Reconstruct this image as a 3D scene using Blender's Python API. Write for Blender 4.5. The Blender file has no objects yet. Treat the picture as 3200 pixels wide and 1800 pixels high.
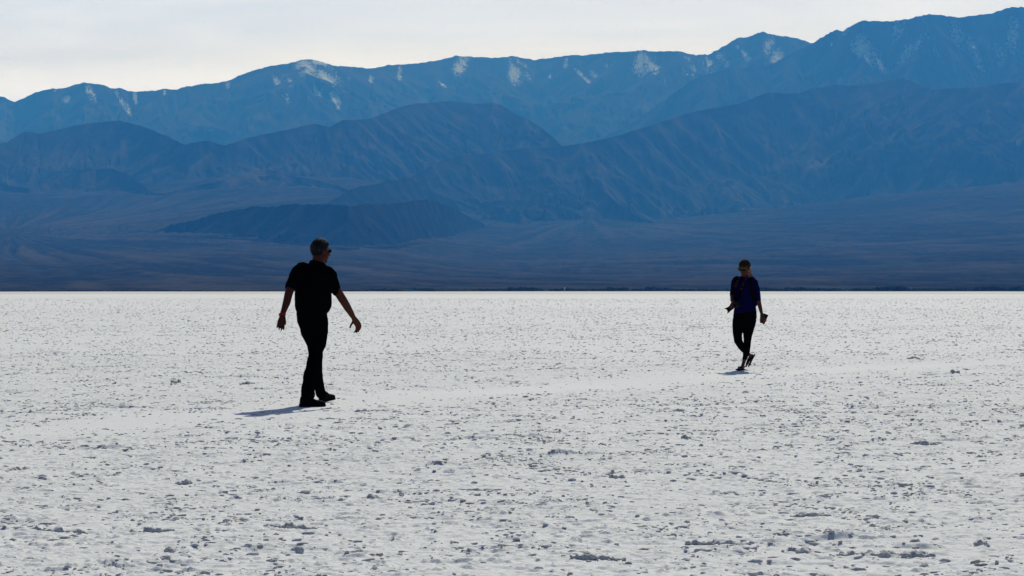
import bpy, bmesh, math, random
import numpy as np
from mathutils import Vector, Matrix, Euler

random.seed(7)
rng = np.random.default_rng(11)
S = bpy.context.scene
COL = S.collection
R = math.radians

# ------------------------------------------------------------------ camera
CAM_H = 1.22                      # eye height (m)
FPX, CX, HY = 6950.0, 1600.0, 907.0   # focal length, centre and horizon row measured on the 3200 px photograph
cam = bpy.data.cameras.new('camera'); camo = bpy.data.objects.new('camera', cam); COL.objects.link(camo)
camo.location = (0, 0, CAM_H)
camo.rotation_euler = (R(90) + 7.0 / FPX, 0, 0)
cam.sensor_width = 36.0; cam.lens = FPX / 3200 * 36.0
cam.clip_start = 0.1; cam.clip_end = 90000
S.camera = camo

# ------------------------------------------------------------------ light and sky
SUN_EL, SUN_AZ = 38.0, 12.0       # elevation, degrees to the right of the view direction (+Y)
sd = Vector((math.sin(R(SUN_AZ)) * math.cos(R(SUN_EL)), math.cos(R(SUN_AZ)) * math.cos(R(SUN_EL)), math.sin(R(SUN_EL))))
sun = bpy.data.lights.new('sun', 'SUN'); suno = bpy.data.objects.new('sun', sun); COL.objects.link(suno)
sun.energy = 4.5; sun.angle = R(0.6); sun.color = (0.84, 0.90, 1.0)
suno.rotation_euler = (-sd).to_track_quat('-Z', 'Y').to_euler()
suno.location = (0, 0, 50)

W = bpy.data.worlds.new('World'); S.world = W; W.use_nodes = True
nt = W.node_tree; N = nt.nodes; L = nt.links
for n in list(N): N.remove(n)
def mathn(nt, op, a, b=None, clamp=False):
    n = nt.nodes.new('ShaderNodeMath'); n.operation = op; n.use_clamp = clamp
    for i, v in enumerate((a, b)):
        if v is None: continue
        if isinstance(v, (int, float)): n.inputs[i].default_value = v
        else: nt.links.new(v, n.inputs[i])
    return n.outputs[0]
def mixc(nt, fac, a, b, blend='MIX'):
    n = nt.nodes.new('ShaderNodeMix'); n.data_type = 'RGBA'; n.blend_type = blend
    for i, v in ((0, fac), (6, a), (7, b)):
        if isinstance(v, (int, float)): n.inputs[i].default_value = v
        elif isinstance(v, (tuple, list)): n.inputs[i].default_value = (*v[:3], 1)
        else: nt.links.new(v, n.inputs[i])
    return n.outputs[2]
def ramp(nt, fac, stops):
    n = nt.nodes.new('ShaderNodeValToRGB'); cr = n.color_ramp
    while len(cr.elements) < len(stops): cr.elements.new(0.5)
    for e, (p, c) in zip(cr.elements, stops):
        e.position = p; e.color = (c, c, c, 1) if isinstance(c, (int, float)) else (*c[:3], 1)
    nt.links.new(fac, n.inputs[0]); return n.outputs[0]
def noise(nt, vec, scale, detail=4, rough=0.5, dist=0.0):
    n = nt.nodes.new('ShaderNodeTexNoise'); n.inputs['Scale'].default_value = scale
    n.inputs['Detail'].default_value = detail; n.inputs['Roughness'].default_value = rough
    n.inputs['Distortion'].default_value = dist
    if vec is not None: nt.links.new(vec, n.inputs['Vector'])
    return n.outputs['Fac']
def mapping(nt, vec, scale=(1, 1, 1), rot=(0, 0, 0)):
    n = nt.nodes.new('ShaderNodeMapping'); n.inputs['Scale'].default_value = scale; n.inputs['Rotation'].default_value = rot
    nt.links.new(vec, n.inputs['Vector']); return n.outputs[0]

tc = N.new('ShaderNodeTexCoord')
sky = N.new('ShaderNodeTexSky'); sky.sky_type = 'NISHITA'; sky.sun_disc = False
sky.sun_elevation = R(SUN_EL); sky.sun_rotation = R(SUN_AZ); sky.air_density = 1.0; sky.dust_density = 1.5
sep = N.new('ShaderNodeSeparateXYZ'); L.new(tc.outputs['Generated'], sep.inputs[0])
# a veil of high cloud: thick and bright low down towards the sun, thinning overhead and behind the camera
low = mathn(nt, 'POWER', mathn(nt, 'SUBTRACT', 1.0, mathn(nt, 'ABSOLUTE', sep.outputs['Z']), True), 3.0)
front = mathn(nt, 'ADD', mathn(nt, 'MULTIPLY', sep.outputs['Y'], 0.5), 0.5, True)
front = mathn(nt, 'POWER', front, 1.6)
st = mapping(nt, tc.outputs['Generated'], (2.2, 2.2, 22.0), (0, R(5), 0))
streak = noise(nt, st, 2.2, 7, 0.62, 0.6)
streak2 = noise(nt, mapping(nt, tc.outputs['Generated'], (6, 6, 70), (0, R(-3), 0)), 2.0, 5, 0.6, 0.3)
stv = mathn(nt, 'ADD', mathn(nt, 'MULTIPLY', ramp(nt, streak, [(0.3, 0.0), (0.7, 1.0)]), 0.20),
            mathn(nt, 'MULTIPLY', streak2, 0.10))
veil = mathn(nt, 'MULTIPLY', mathn(nt, 'MULTIPLY', low, front), mathn(nt, 'ADD', 0.76, stv))
cov = mathn(nt, 'MULTIPLY', mathn(nt, 'ADD', mathn(nt, 'MULTIPLY', low, 0.75), 0.12), 1.0, True)
elev = ramp(nt, sep.outputs['Z'], [(0.07, 0.0), (0.135, 1.0)])
cloudcol = mixc(nt, ramp(nt, streak, [(0.35, 0.0), (0.65, 1.0)]), mixc(nt, elev, (0.595, 0.885, 3.45), (0.578, 0.86, 2.42)), mixc(nt, elev, (0.635, 0.91, 3.2), (0.615, 0.89, 2.34)))
SKY_GAIN = 2.48
vm = N.new('ShaderNodeVectorMath'); vm.operation = 'SCALE'; L.new(cloudcol, vm.inputs[0])
L.new(mathn(nt, 'MULTIPLY', veil, SKY_GAIN), vm.inputs['Scale'])
bg1 = N.new('ShaderNodeBackground'); bg1.inputs['Strength'].default_value = 0.05; L.new(sky.outputs[0], bg1.inputs[0])
bg2 = N.new('ShaderNodeBackground'); bg2.inputs['Strength'].default_value = 1.0; L.new(vm.outputs[0], bg2.inputs[0])
mx = N.new('ShaderNodeMixShader'); L.new(cov, mx.inputs[0]); L.new(bg1.outputs[0], mx.inputs[1]); L.new(bg2.outputs[0], mx.inputs[2])
wo = N.new('ShaderNodeOutputWorld'); L.new(mx.outputs[0], wo.inputs['Surface'])

S.view_settings.view_transform = 'Standard'; S.view_settings.look = 'None'
S.view_settings.exposure = 0.0; S.view_settings.gamma = 1.0; S.view_settings.use_curve_mapping = False
S.render.engine = 'CYCLES'
cy = S.cycles
cy.max_bounces = 5; cy.diffuse_bounces = 3; cy.glossy_bounces = 2; cy.volume_bounces = 0
cy.use_denoising = True; cy.sample_clamp_indirect = 4.0; cy.volume_step_rate = 1.0

# ------------------------------------------------------------------ helpers
def wp(px, py, Y):
    """photo pixel at depth Y -> world point"""
    return Vector(((px - CX) / FPX * Y, Y, CAM_H - (py - HY) / FPX * Y))
def gp(px, py):
    """photo pixel on the flat ground -> world point"""
    Y = CAM_H * FPX / (py - HY); return Vector(((px - CX) / FPX * Y, Y, 0))

def tag(o, label=None, cat=None, group=None, kind=None):
    if label: o['label'] = label
    if cat: o['category'] = cat
    if group: o['group'] = group
    if kind: o['kind'] = kind
    return o
def empty(name, loc, label, cat, group=None):
    o = bpy.data.objects.new(name, None); COL.objects.link(o); o.location = loc
    return tag(o, label, cat, group)

_perm = rng.permutation(4096).astype(np.int64)
_ang = rng.uniform(0, 2 * np.pi, 4096)
_gx, _gy = np.cos(_ang), np.sin(_ang)
def perlin(x, y, seed=0):
    xi = np.floor(x).astype(np.int64); yi = np.floor(y).astype(np.int64)
    xf = x - xi; yf = y - yi
    u = xf * xf * xf * (xf * (xf * 6 - 15) + 10); v = yf * yf * yf * (yf * (yf * 6 - 15) + 10)
    def g(ix, iy, dx, dy):
        h = _perm[(_perm[(ix + seed * 131) & 4095] + iy * 7 + seed * 17) & 4095]
        return _gx[h] * dx + _gy[h] * dy
    a = g(xi, yi, xf, yf); b = g(xi + 1, yi, xf - 1, yf)
    c = g(xi, yi + 1, xf, yf - 1); d = g(xi + 1, yi + 1, xf - 1, yf - 1)
    return ((a + u * (b - a)) * (1 - v) + (c + u * (d - c)) * v) * 1.5
def fbm(x, y, octv, seed=0, gain=0.5, lac=2.03):
    s = np.zeros_like(x); a = 1.0; f = 1.0
    for k in range(octv):
        s += a * perlin(x * f, y * f, seed + k); a *= gain; f *= lac
    return s
def ridged(x, y, octv, seed=0, gain=0.5, lac=2.07):
    s = np.zeros_like(x); a = 1.0; f = 1.0; w = np.ones_like(x); tot = 0
    for k in range(octv):
        n = 1 - np.abs(perlin(x * f, y * f, seed + k)); n = n * n * w
        w = np.clip(n * 1.6, 0, 1); s += a * n; tot += a; a *= gain; f *= lac
    return s / tot
def gullies(x, y, dx, dy, seed):
    """cosine furrows running along (dx, dy) rotated by 90 degrees, with their derivative"""
    xi = np.floor(x).astype(np.int64); yi = np.floor(y).astype(np.int64); fx = x - xi; fy = y - yi
    c = np.zeros_like(x); sx = np.zeros_like(x); wt = np.zeros_like(x)
    for i in (-1, 0, 1, 2):
        for j in (-1, 0, 1, 2):
            h = _perm[(_perm[(xi + i + seed * 131) & 4095] + (yi + j) * 7 + seed * 17) & 4095]
            px_ = fx - i - 0.5 * _gx[h]; py_ = fy - j - 0.5 * _gy[h]
            w = np.exp(-2 * (px_ * px_ + py_ * py_)); ph = 2 * np.pi * (px_ * dx + py_ * dy)
            wt += w; c += w * np.cos(ph); sx -= w * np.sin(ph)
    return c / wt, sx / wt
def erode(x, y, gx_, gy_, octv, seed, gain=0.46, branch=1.1):
    """branching gullies that run down the slope whose gradient is (gx_, gy_); about -1 in the beds, +1 on the spurs"""
    m_ = np.hypot(gx_, gy_) + 1e-6; ux, uy = -gy_ / m_, gx_ / m_
    out = np.zeros_like(x); hx = np.zeros_like(x); hy = np.zeros_like(x); a = 1.0; f = 1.0; tot = 0
    for k in range(octv):
        ddx = ux - hy * branch; ddy = uy + hx * branch
        n_ = np.maximum(np.hypot(ddx, ddy), 0.6); ddx = ddx / n_; ddy = ddy / n_
        c_, s_ = gullies(x * f, y * f, ddx, ddy, seed + k)
        out += a * c_; hx += a * s_ * ddx; hy += a * s_ * ddy; tot += a; a *= gain; f *= 1.93
    return out / tot
def smooth1(a, k):
    if k < 1: return a
    ker = np.exp(-np.linspace(-2, 2, 2 * k + 1) ** 2); ker /= ker.sum()
    return np.convolve(np.pad(a, k, mode='edge'), ker, mode='valid')

def mesh_grid(name, P, mat, smooth=True, attrs=None):
    """P: rows x cols x 3"""
    nr, nc = P.shape[:2]
    me = bpy.data.meshes.new(name)
    me.vertices.add(nr * nc); me.vertices.foreach_set('co', P.reshape(-1).astype(np.float32))
    i = (np.arange(nr - 1)[:, None] * nc + np.arange(nc - 1)[None, :]).reshape(-1)
    q = np.stack([i, i + 1, i + nc + 1, i + nc], 1).astype(np.int32)
    nf = len(q)
    me.loops.add(nf * 4); me.loops.foreach_set('vertex_index', q.reshape(-1))
    me.polygons.add(nf); me.polygons.foreach_set('loop_start', np.arange(nf, dtype=np.int32) * 4)
    me.polygons.foreach_set('use_smooth', np.full(nf, smooth, dtype=bool))
    me.update(calc_edges=True)
    for k, a in (attrs or {}).items():
        at = me.attributes.new(k, 'FLOAT', 'POINT'); at.data.foreach_set('value', a.reshape(-1).astype(np.float32))
    me.materials.append(mat)
    o = bpy.data.objects.new(name, me); COL.objects.link(o)
    return o

def material(name, color, rough=0.8, **kw):
    m = bpy.data.materials.new(name); m.use_nodes = True
    b = m.node_tree.nodes['Principled BSDF']
    b.inputs['Base Color'].default_value = (*color, 1); b.inputs['Roughness'].default_value = rough
    b.inputs['Specular IOR Level'].default_value = kw.get('spec', 0.3)
    if 'metal' in kw: b.inputs['Metallic'].default_value = kw['metal']
    if 'sheen' in kw: b.inputs['Sheen Weight'].default_value = kw['sheen']
    if 'var' in kw:      # woven or mottled variation in the colour plus a small bump
        t = m.node_tree; c = t.nodes.new('ShaderNodeTexCoord')
        n = noise(t, c.outputs['Object'], kw.get('vscale', 60), 5, 0.6)
        d = tuple(x * (1 - kw['var']) for x in color); u = tuple(min(1, x * (1 + kw['var'])) for x in color)
        t.links.new(mixc(t, ramp(t, n, [(0.3, 0.0), (0.7, 1.0)]), d, u), b.inputs['Base Color'])
        bp = t.nodes.new('ShaderNodeBump'); bp.inputs['Strength'].default_value = 0.4; bp.inputs['Distance'].default_value = 0.004
        t.links.new(n, bp.inputs['Height']); t.links.new(bp.outputs[0], b.inputs['Normal'])
    return m

# ------------------------------------------------------------------ terrain materials
def rock_material(name, cols, scale, snow=False, streak=False, veg=False):
    m = bpy.data.materials.new(name); m.use_nodes = True; t = m.node_tree
    b = t.nodes['Principled BSDF']; b.inputs['Roughness'].default_value = 1.0; b.inputs['Specular IOR Level'].default_value = 0.0
    c = t.nodes.new('ShaderNodeTexCoord').outputs['Object']
    c1 = mapping(t, c, (1, 0.5, 2.0))
    n1 = noise(t, c1, scale, 7, 0.62, 0.9); n2 = noise(t, c1, scale * 4.3, 6, 0.65, 0.5); n3 = noise(t, c, scale * 28, 4, 0.7)
    col = mixc(t, ramp(t, n1, [(0.40, 0.0), (0.60, 1.0)]), cols[0], cols[1])
    col = mixc(t, ramp(t, n2, [(0.52, 0.0), (0.68, 0.8)]), col, cols[2])
    col = mixc(t, ramp(t, n3, [(0.35, 0.35), (0.62, 0.0)]), col, cols[3])
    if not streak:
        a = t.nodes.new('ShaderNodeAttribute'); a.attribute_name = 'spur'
        col = mixc(t, ramp(t, mathn(t, 'ADD', a.outputs['Fac'], mathn(t, 'MULTIPLY', mathn(t, 'SUBTRACT', n2, 0.5), 0.5)), [(0.50, 0.0), (0.88, 0.85)]), col, cols[2])  # spurs painted paler, as if their crests caught the sun
    if streak:
        a = t.nodes.new('ShaderNodeAttribute'); a.attribute_name = 'streak'
        col = mixc(t, ramp(t, a.outputs['Fac'], [(0.30, 0.85), (0.5, 0.0)]), col, cols[3])
        col = mixc(t, ramp(t, a.outputs['Fac'], [(0.52, 0.0), (0.80, 0.85)]), col, cols[4])
    if snow:
        a = t.nodes.new('ShaderNodeAttribute'); a.attribute_name = 'snow'
        sp = noise(t, mapping(t, c, (1.5, .4, .7)), 1 / 30.0, 4, 0.85)
        f = mathn(t, 'ADD', a.outputs['Fac'], mathn(t, 'MULTIPLY', mathn(t, 'MULTIPLY', mathn(t, 'SUBTRACT', sp, 0.5), 3.2), mathn(t, 'MULTIPLY', a.outputs['Fac'], 3.0, True)))
        col = mixc(t, ramp(t, f, [(0.36, 0.0), (0.74, 1.0)]), col, (0.52, 0.60, 0.72))
    t.links.new(col, b.inputs['Base Color'])
    bp = t.nodes.new('ShaderNodeBump'); bp.inputs['Strength'].default_value = 0.7; bp.inputs['Distance'].default_value = 40.0 if not streak else 6.0
    t.links.new(noise(t, c, scale * 9, 8, 0.68), bp.inputs['Height']); t.links.new(bp.outputs[0], b.inputs['Normal'])
    return m

# ------------------------------------------------------------------ mountains: crest lines measured as directions, each with its own distance
def zl(pts, x0, y0, k):
    return [(x0 + a / k, y0 + b / k) for a, b in pts]
K3 = 2576 / 1600.0
FAR_L = zl([(-400, 470), (-150, 462), (0, 483), (25, 490), (70, 513), (115, 496), (180, 463), (260, 444), (310, 447), (360, 430), (420, 415), (480, 422), (530, 432), (560, 444), (600, 441),
            (640, 457), (690, 461), (760, 457), (820, 447), (890, 448), (940, 435), (1030, 421), (1080, 419), (1160, 400), (1250, 362),
            (1350, 333), (1450, 319), (1540, 296), (1600, 305), (1690, 331), (1780, 336), (1870, 344), (1950, 328), (2100, 318), (2200, 304),
            (2290, 282), (2360, 284), (2470, 291), (2576, 283)], 0, 0, K3)
FAR_R = zl([(60, 291), (110, 301), (200, 291), (300, 276), (370, 278), (470, 265), (610, 258), (660, 252), (720, 259), (830, 256),
            (870, 266), (930, 277), (960, 274), (968, 271), (985, 277), (1060, 236), (1140, 190), (1180, 190), (1220, 172), (1265, 160), (1330, 178), (1400, 184),
            (1500, 212), (1560, 225), (1700, 260), (2000, 330), (2600, 400), (3400, 420)], 1600, 0, K3)
MASSIF = zl([(100, 800), (300, 735), (500, 672), (620, 610), (700, 550), (800, 480), (900, 405), (985, 372), (1080, 346), (1200, 340), (1300, 328), (1420, 258), (1512, 218), (1560, 186), (1600, 163), (1635, 150), (1665, 157),
             (1720, 122), (1765, 103), (1870, 106), (1900, 109), (2000, 95), (2050, 80), (2100, 70), (2180, 78), (2250, 89), (2310, 79), (2410, 67),
             (2490, 40), (2540, 34), (2576, 36), (2700, 60), (2900, 40), (3200, 110), (3500, 160)], 1600, 0, K3)
FOOT_R = zl([(-650, 860), (-450, 810), (-300, 790), (-100, 770), (60, 745), (220, 740), (360, 720), (500, 690), (620, 655), (760, 610), (880, 570), (1000, 545), (1150, 520), (1220, 490), (1290, 460), (1380, 470), (1450, 466), (1520, 440), (1570, 437), (1620, 423), (1690, 430),
             (1800, 422), (1890, 405), (1970, 393), (2010, 408), (2060, 432), (2110, 448), (2200, 446), (2300, 440), (2450, 420), (2576, 408), (2800, 380), (3200, 420), (3500, 470)], 1600, 0, K3)
HILLS_L = zl([(-600, 640), (-200, 700), (-60, 740), (40, 712), (90, 680), (130, 660), (200, 672), (300, 650), (430, 622), (600, 605), (690, 628), (760, 650), (870, 700), (930, 728),
              (1000, 713), (1050, 708), (1130, 732), (1250, 692), (1400, 661), (1500, 640), (1580, 622), (1660, 640), (1720, 605), (1850, 600), (1950, 562), (2040, 530), (2100, 520),
              (2270, 508), (2350, 516), (2400, 522), (2480, 519), (2520, 528), (2600, 575), (2680, 610), (2800, 645), (2950, 700), (3100, 740), (3300, 800), (3600, 840)], 0, 0, K3)
FRONT = zl([(700, 540), (780, 522), (850, 490), (1000, 460), (1100, 424), (1200, 410), (1290, 394), (1380, 396), (1450, 385), (1640, 384), (1760, 392), (1860, 380), (1950, 384), (2080, 366), (2150, 358),
            (2220, 380), (2300, 408), (2350, 440), (2400, 465), (2450, 492), (2520, 520)], 0, 400, K3)
BEHIND = zl([(1380, 430), (1500, 400), (1640, 378), (1700, 350), (1750, 312), (1830, 290), (1900, 281), (1960, 262), (2030, 255), (2080, 262), (2130, 292), (2200, 330), (2280, 362), (2380, 395), (2480, 430), (2600, 470)], 0, 400, K3)
BEHIND_B = zl([(1380, 432), (1500, 425), (1700, 420), (2000, 420), (2300, 430), (2600, 468)], 0, 400, K3)
FRONT_B = zl([(700, 520), (780, 524), (1050, 542), (1300, 562), (1500, 580), (1750, 600), (2000, 590), (2260, 555), (2440, 492), (2520, 470)], 0, 400, K3)
NEAR_R = [(1480, 700), (1520, 672), (1560, 640), (1610, 622), (1650, 630), (1700, 655), (1745, 690), (1780, 710)]
NEAR_RB = [(1480, 690), (1520, 690), (1600, 699), (1680, 698), (1745, 688), (1780, 685)]
LOW_L = [(-560, 590), (-300, 572), (-120, 566), (-40, 560), (40, 584), (90, 588), (130, 572), (190, 554), (245, 545), (300, 529), (350, 527), (400, 545), (440, 574), (480, 604), (520, 606), (560, 592), (640, 574), (720, 557), (790, 534), (830, 527), (880, 541), (930, 552), (1000, 566), (1060, 582), (1120, 606)]
LOW_LB = [(-560, 612), (500, 612), (700, 604), (900, 596), (1000, 596), (1120, 606)]
FAN_TOP = [(-600, 610), (0, 598), (300, 590), (500, 575), (700, 560), (900, 560), (1100, 566), (1250, 600), (1400, 660), (1500, 684), (1600, 700), (1800, 694), (2000, 690), (2134, 684), (2300, 668), (2500, 648), (2700, 630), (2900, 608), (3200, 575), (3800, 540)]
def pc(poly, X):
    a = np.array(poly); px = X * FPX + CX
    return (HY - np.interp(px, a[:, 0], a[:, 1])) / FPX

def fan_p(X, Y):
    A = pc(FAN_TOP, X); t = np.clip((Y - 3200) / 9800, -0.2, 1.6)
    return A * np.where(t > 0, t * (0.78 + 0.22 * t), t * 0.2)
def solve_fan(X, p):
    Ys = np.linspace(3000, 15000, 700); out = np.empty_like(X)
    for i, (x, q) in enumerate(zip(X, p)):
        out[i] = np.interp(q, fan_p(np.full_like(Ys, x), Ys), Ys)
    return out

def ridge_layer(name, crest, mat, nx, ns, seed, lam, amp, slope=0.25, base=None, yb=None, yc=None, x0=-560, x1=3760, jag=5.0, snow=None, octv=6, taper=None, gam=1.0, gl=500.0, ga=60.0, ends=None, beds=None):
    X = (np.linspace(x0, x1, nx) - CX) / FPX
    p_c = pc(crest, X)
    if base is not None:
        p_b = pc(base, X); Yb = solve_fan(X, p_b)
    else:
        p_b, Yb = np.full_like(X, 0.0), np.full_like(X, float(yb[0]))
        p_b = np.full_like(X, yb[1])
    if ends:      # the ridge runs out into the fan at these directions
        PX = X * FPX + CX; ef = np.clip((PX - ends[0]) / (ends[1] - ends[0]), 0, 1) * np.clip((ends[3] - PX) / (ends[3] - ends[2]), 0, 1)
        ef = ef * ef * (3 - 2 * ef); p_c = p_b + (p_c - p_b) * ef
    p_c2 = np.maximum(p_c, p_b + 0.0003)
    if yc is None:
        Yc = Yb + Yb * (p_c2 - p_b) / np.maximum(slope - p_c2, 0.05)
    else:
        Yc = np.full_like(X, float(yc)) * (1 + 0.05 * fbm(X * 9, X * 0 + 3.3, 3, seed + 40))
    if taper is None: Yc = smooth1(Yc, nx // 40)
    Yc = Yc + 0.16 * (Yc - Yb) * fbm(X * 5000 / lam * 2.2, X * 0 + 1.7, 2, seed + 45, 0.4)
    Yc = np.maximum(Yc, Yb + 60)
    zc = Yc * p_c2 + CAM_H
    jg = jag * fbm(X * 420, X * 0 + 7.7, 3, seed + 50, 0.6)
    zb = Yb * p_b
    s = np.concatenate([np.linspace(-0.06, 1, ns), 1 + np.linspace(0.02, 0.28, ns // 8)])
    SS, XX = np.meshgrid(s, X, indexing='ij')
    dY = (Yc - Yb)[None, :]; YY = Yb[None, :] + SS * dY
    sc = np.clip(SS, 0, 1)
    Z = zb[None, :] + (zc - zb)[None, :] * sc ** gam
    XW = XX * YY
    wx = XW / lam + 0.40 * fbm(XW / lam * 0.8, YY / lam * 0.5, 4, seed + 20)
    wx = wx + 0.5 * fbm(XW / lam * 0.15, YY / lam * 0.30, 2, seed + 25)
    wy = YY / (lam * 3.6) + 0.30 * fbm(XW / lam * 0.8 + 9, YY / lam * 0.5, 4, seed + 30)
    rg = 0.62 * ridged(wx * 0.42, wy * 0.5, 3, seed + 3) + 0.38 * ridged(wx, wy, 4, seed, 0.5)
    w = np.minimum(1, sc / 0.15) * np.clip((1 - sc) / 0.55, 0, 1) ** 0.8
    rel = np.maximum((zc - zb)[None, :], 1)
    Z = Z - amp * rel * w * np.clip(0.92 - rg, 0, 1) * 1.15
    gi = np.gradient(Z, axis=0); gj = np.gradient(Z, axis=1); xi_, xj_ = np.gradient(XW, axis=0), np.gradient(XW, axis=1); yi_, yj_ = np.gradient(YY, axis=0), np.gradient(YY, axis=1)
    det = xi_ * yj_ - xj_ * yi_; det = np.where(np.abs(det) < 1e-6, 1e-6, det)
    zx = (gi * yj_ - gj * yi_) / det; zy = (gj * xi_ - gi * xj_) / det
    er = erode(XW / gl, YY / gl, zx, zy, 5, seed + 60)
    w2 = np.minimum(1, np.minimum(sc / 0.12, rel / 60)) * np.clip((1 - sc) / 0.16, 0, 1) ** 0.8
    steep = np.clip(np.hypot(zx, zy) / 0.22, 0.25, 1.25)
    Z = Z - ga * w2 * steep * (1 - er) * 0.5
    Z = Z + jg[None, :] * np.clip((SS - 0.93) / 0.07, 0, 1) * (SS <= 1)
    Z = np.where(SS > 1, (zc + jg)[None, :] - (SS - 1) * dY * 0.45, Z)
    Z = np.where(SS < 0, Z + SS * dY * 0.30, Z)
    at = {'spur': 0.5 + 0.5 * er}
    if beds:
        pyv = HY - (Z - CAM_H) / YY * FPX; pxv = XX * FPX + CX; bd = np.zeros_like(Z)
        for (ax_, ay_, bx_, by_, wd_) in beds:
            t_ = np.clip((pxv - ax_) / (bx_ - ax_), -0.1, 1.1); bd = np.maximum(bd, np.exp(-((pyv - ay_ - (by_ - ay_) * t_) / wd_) ** 2) * ((t_ > -0.1) & (t_ < 1.1)) * np.clip(np.minimum(t_ + 0.1, 1.1 - t_) * 6, 0, 1))
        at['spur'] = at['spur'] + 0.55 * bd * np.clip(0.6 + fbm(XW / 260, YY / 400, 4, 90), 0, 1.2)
    if snow:
        sn = np.zeros_like(Z)
        # where each patch of snow lies on the slope: direction, height on the slope, extent, lean
        pyv = HY - (Z - CAM_H) / YY * FPX; pxv = XX * FPX + CX
        for (cx_, cy_, rx, ry, lean, k) in snow:
            dx = pxv - cx_ - lean * (pyv - cy_); dy = pyv - cy_
            sn = np.maximum(sn, k * np.exp(-(dx / rx) ** 2 - (dy / ry) ** 2))
        sn = sn * (0.16 + 1.25 * np.clip(0.55 - er * 1.7, 0, 1))
        at['snow'] = sn
    P = np.stack([XW, YY, Z], -1)
    o = mesh_grid(name, P, mat, True, at)
    return tag(o, kind='structure')

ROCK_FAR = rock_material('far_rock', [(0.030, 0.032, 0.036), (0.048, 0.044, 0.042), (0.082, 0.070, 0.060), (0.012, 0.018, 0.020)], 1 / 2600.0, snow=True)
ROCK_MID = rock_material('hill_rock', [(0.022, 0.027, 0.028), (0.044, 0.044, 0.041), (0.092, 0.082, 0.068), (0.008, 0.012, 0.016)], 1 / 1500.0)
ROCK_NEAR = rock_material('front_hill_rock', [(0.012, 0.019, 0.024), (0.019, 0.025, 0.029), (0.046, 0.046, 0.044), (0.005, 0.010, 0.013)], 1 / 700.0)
FAN_MAT = rock_material('fan_gravel', [(0.035, 0.035, 0.038), (0.042, 0.041, 0.043), (0.050, 0.047, 0.047), (0.013, 0.016, 0.021), (0.066, 0.062, 0.060)], 1 / 1300.0, streak=True)

s3 = lambda x, y: (x / K3, y / K3)
s4 = lambda x, y: (1600 + x / K3, y / K3)
SNOW_L = [(*s3(1540, 345), 34, 30, 0.2, 1.0), (*s3(1620, 315), 55, 9, 0.0, 1.1), (*s3(1640, 390), 40, 45, 0.2, .75), (*s3(1680, 470), 16, 42, 0.3, 1.0), (*s3(1410, 440), 14, 40, 0.55, 1.0), (*s3(1450, 410), 18, 22, 0.5, .8),
          (*s3(1600, 480), 10, 35, 0.5, 0.8), (*s3(2320, 325), 24, 32, -0.2, 0.95), (*s3(2230, 430), 7, 34, 0.9, 0.95), (*s3(1870, 400), 10, 18, -.1, 0.7), (*s3(2010, 370), 10, 40, -.1, 0.6), (*s3(1760, 370), 10, 30, -.1, .6),
          (*s3(610, 500), 11, 50, 0.6, 0.85), (*s3(680, 480), 8, 28, 0.1, 0.8), (*s3(290, 460), 12, 12, 0.5, 0.8), (*s3(340, 505), 18, 18, .5, .7), (*s3(460, 480), 16, 30, .3, .65), (*s3(820, 465), 14, 14, -.4, .6), (*s3(1145, 425), 10, 16, 0, .5),
          (*s4(20, 365), 30, 40, 0.2, 0.8), (*s4(80, 370), 8, 30, 0.4, 0.95), (*s4(365, 392), 9, 26, 1.0, 1.0), (*s4(410, 370), 14, 18, .6, .7), (*s4(190, 400), 6, 20, 0, .7), (*s4(470, 320), 30, 26, -.2, .55), (*s4(655, 285), 34, 26, 0.2, 1.15), (*s4(715, 350), 20, 40, 0.6, 1.0),
          (*s4(660, 340), 40, 36, .5, .7), (*s4(890, 285), 26, 16, 0.8, 1.0), (*s4(900, 360), 26, 22, 0.2, .75), (*s4(990, 330), 28, 26, 0.4, 0.75), (*s4(1165, 265), 8, 36, 0.9, 0.95), (*s4(1190, 300), 14, 24, .6, .7), (*s4(1290, 230), 18, 34, -.2, .55), (*s4(1330, 290), 22, 30, -.4, .6), (*s4(1060, 300), 18, 24, .5, .6), (*s4(270, 320), 10, 26, -.1, .55)]
SNOW_R = [(*s4(1640, 250), 26, 26, 0.5, 0.75), (*s4(1760, 240), 40, 70, 0.75, 0.9), (*s4(1850, 320), 14, 44, 0.7, 0.85), (*s4(1990, 260), 22, 60, -0.5, 0.8), (*s4(2060, 190), 20, 60, -.45, .75), (*s4(2140, 250), 18, 50, 0.6, 0.7), (*s4(2330, 270), 16, 60, .4, .75), (*s4(2330, 105), 16, 24, .2, .7),
          (*s4(2520, 180), 26, 70, -.1, .6), (*s4(1930, 170), 30, 50, -.3, .6), (*s4(1700, 185), 22, 30, .5, .7), (*s4(2240, 170), 30, 60, .2, .5), (*s4(1380, 255), 18, 24, -.4, .7), (*s4(2450, 260), 24, 60, .3, .5)]
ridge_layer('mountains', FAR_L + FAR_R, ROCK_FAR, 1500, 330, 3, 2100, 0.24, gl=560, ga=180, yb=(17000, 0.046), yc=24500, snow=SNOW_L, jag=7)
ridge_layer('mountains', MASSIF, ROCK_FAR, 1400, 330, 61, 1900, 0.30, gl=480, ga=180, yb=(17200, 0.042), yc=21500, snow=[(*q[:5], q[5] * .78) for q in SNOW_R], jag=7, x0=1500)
ridge_layer('hills', HILLS_L, ROCK_MID, 1400, 330, 101, 1150, 0.40, gl=300, ga=110, slope=0.25, base=[(a, b + 8) for a, b in FAN_TOP], jag=3, x1=2150, ends=(-2000, -1900, 1640, 2080), beds=[(440, 600, 830, 532, 13), (640, 560, 860, 548, 10), (0, 555, 70, 585, 12), (1050, 470, 1260, 520, 6)])
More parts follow.
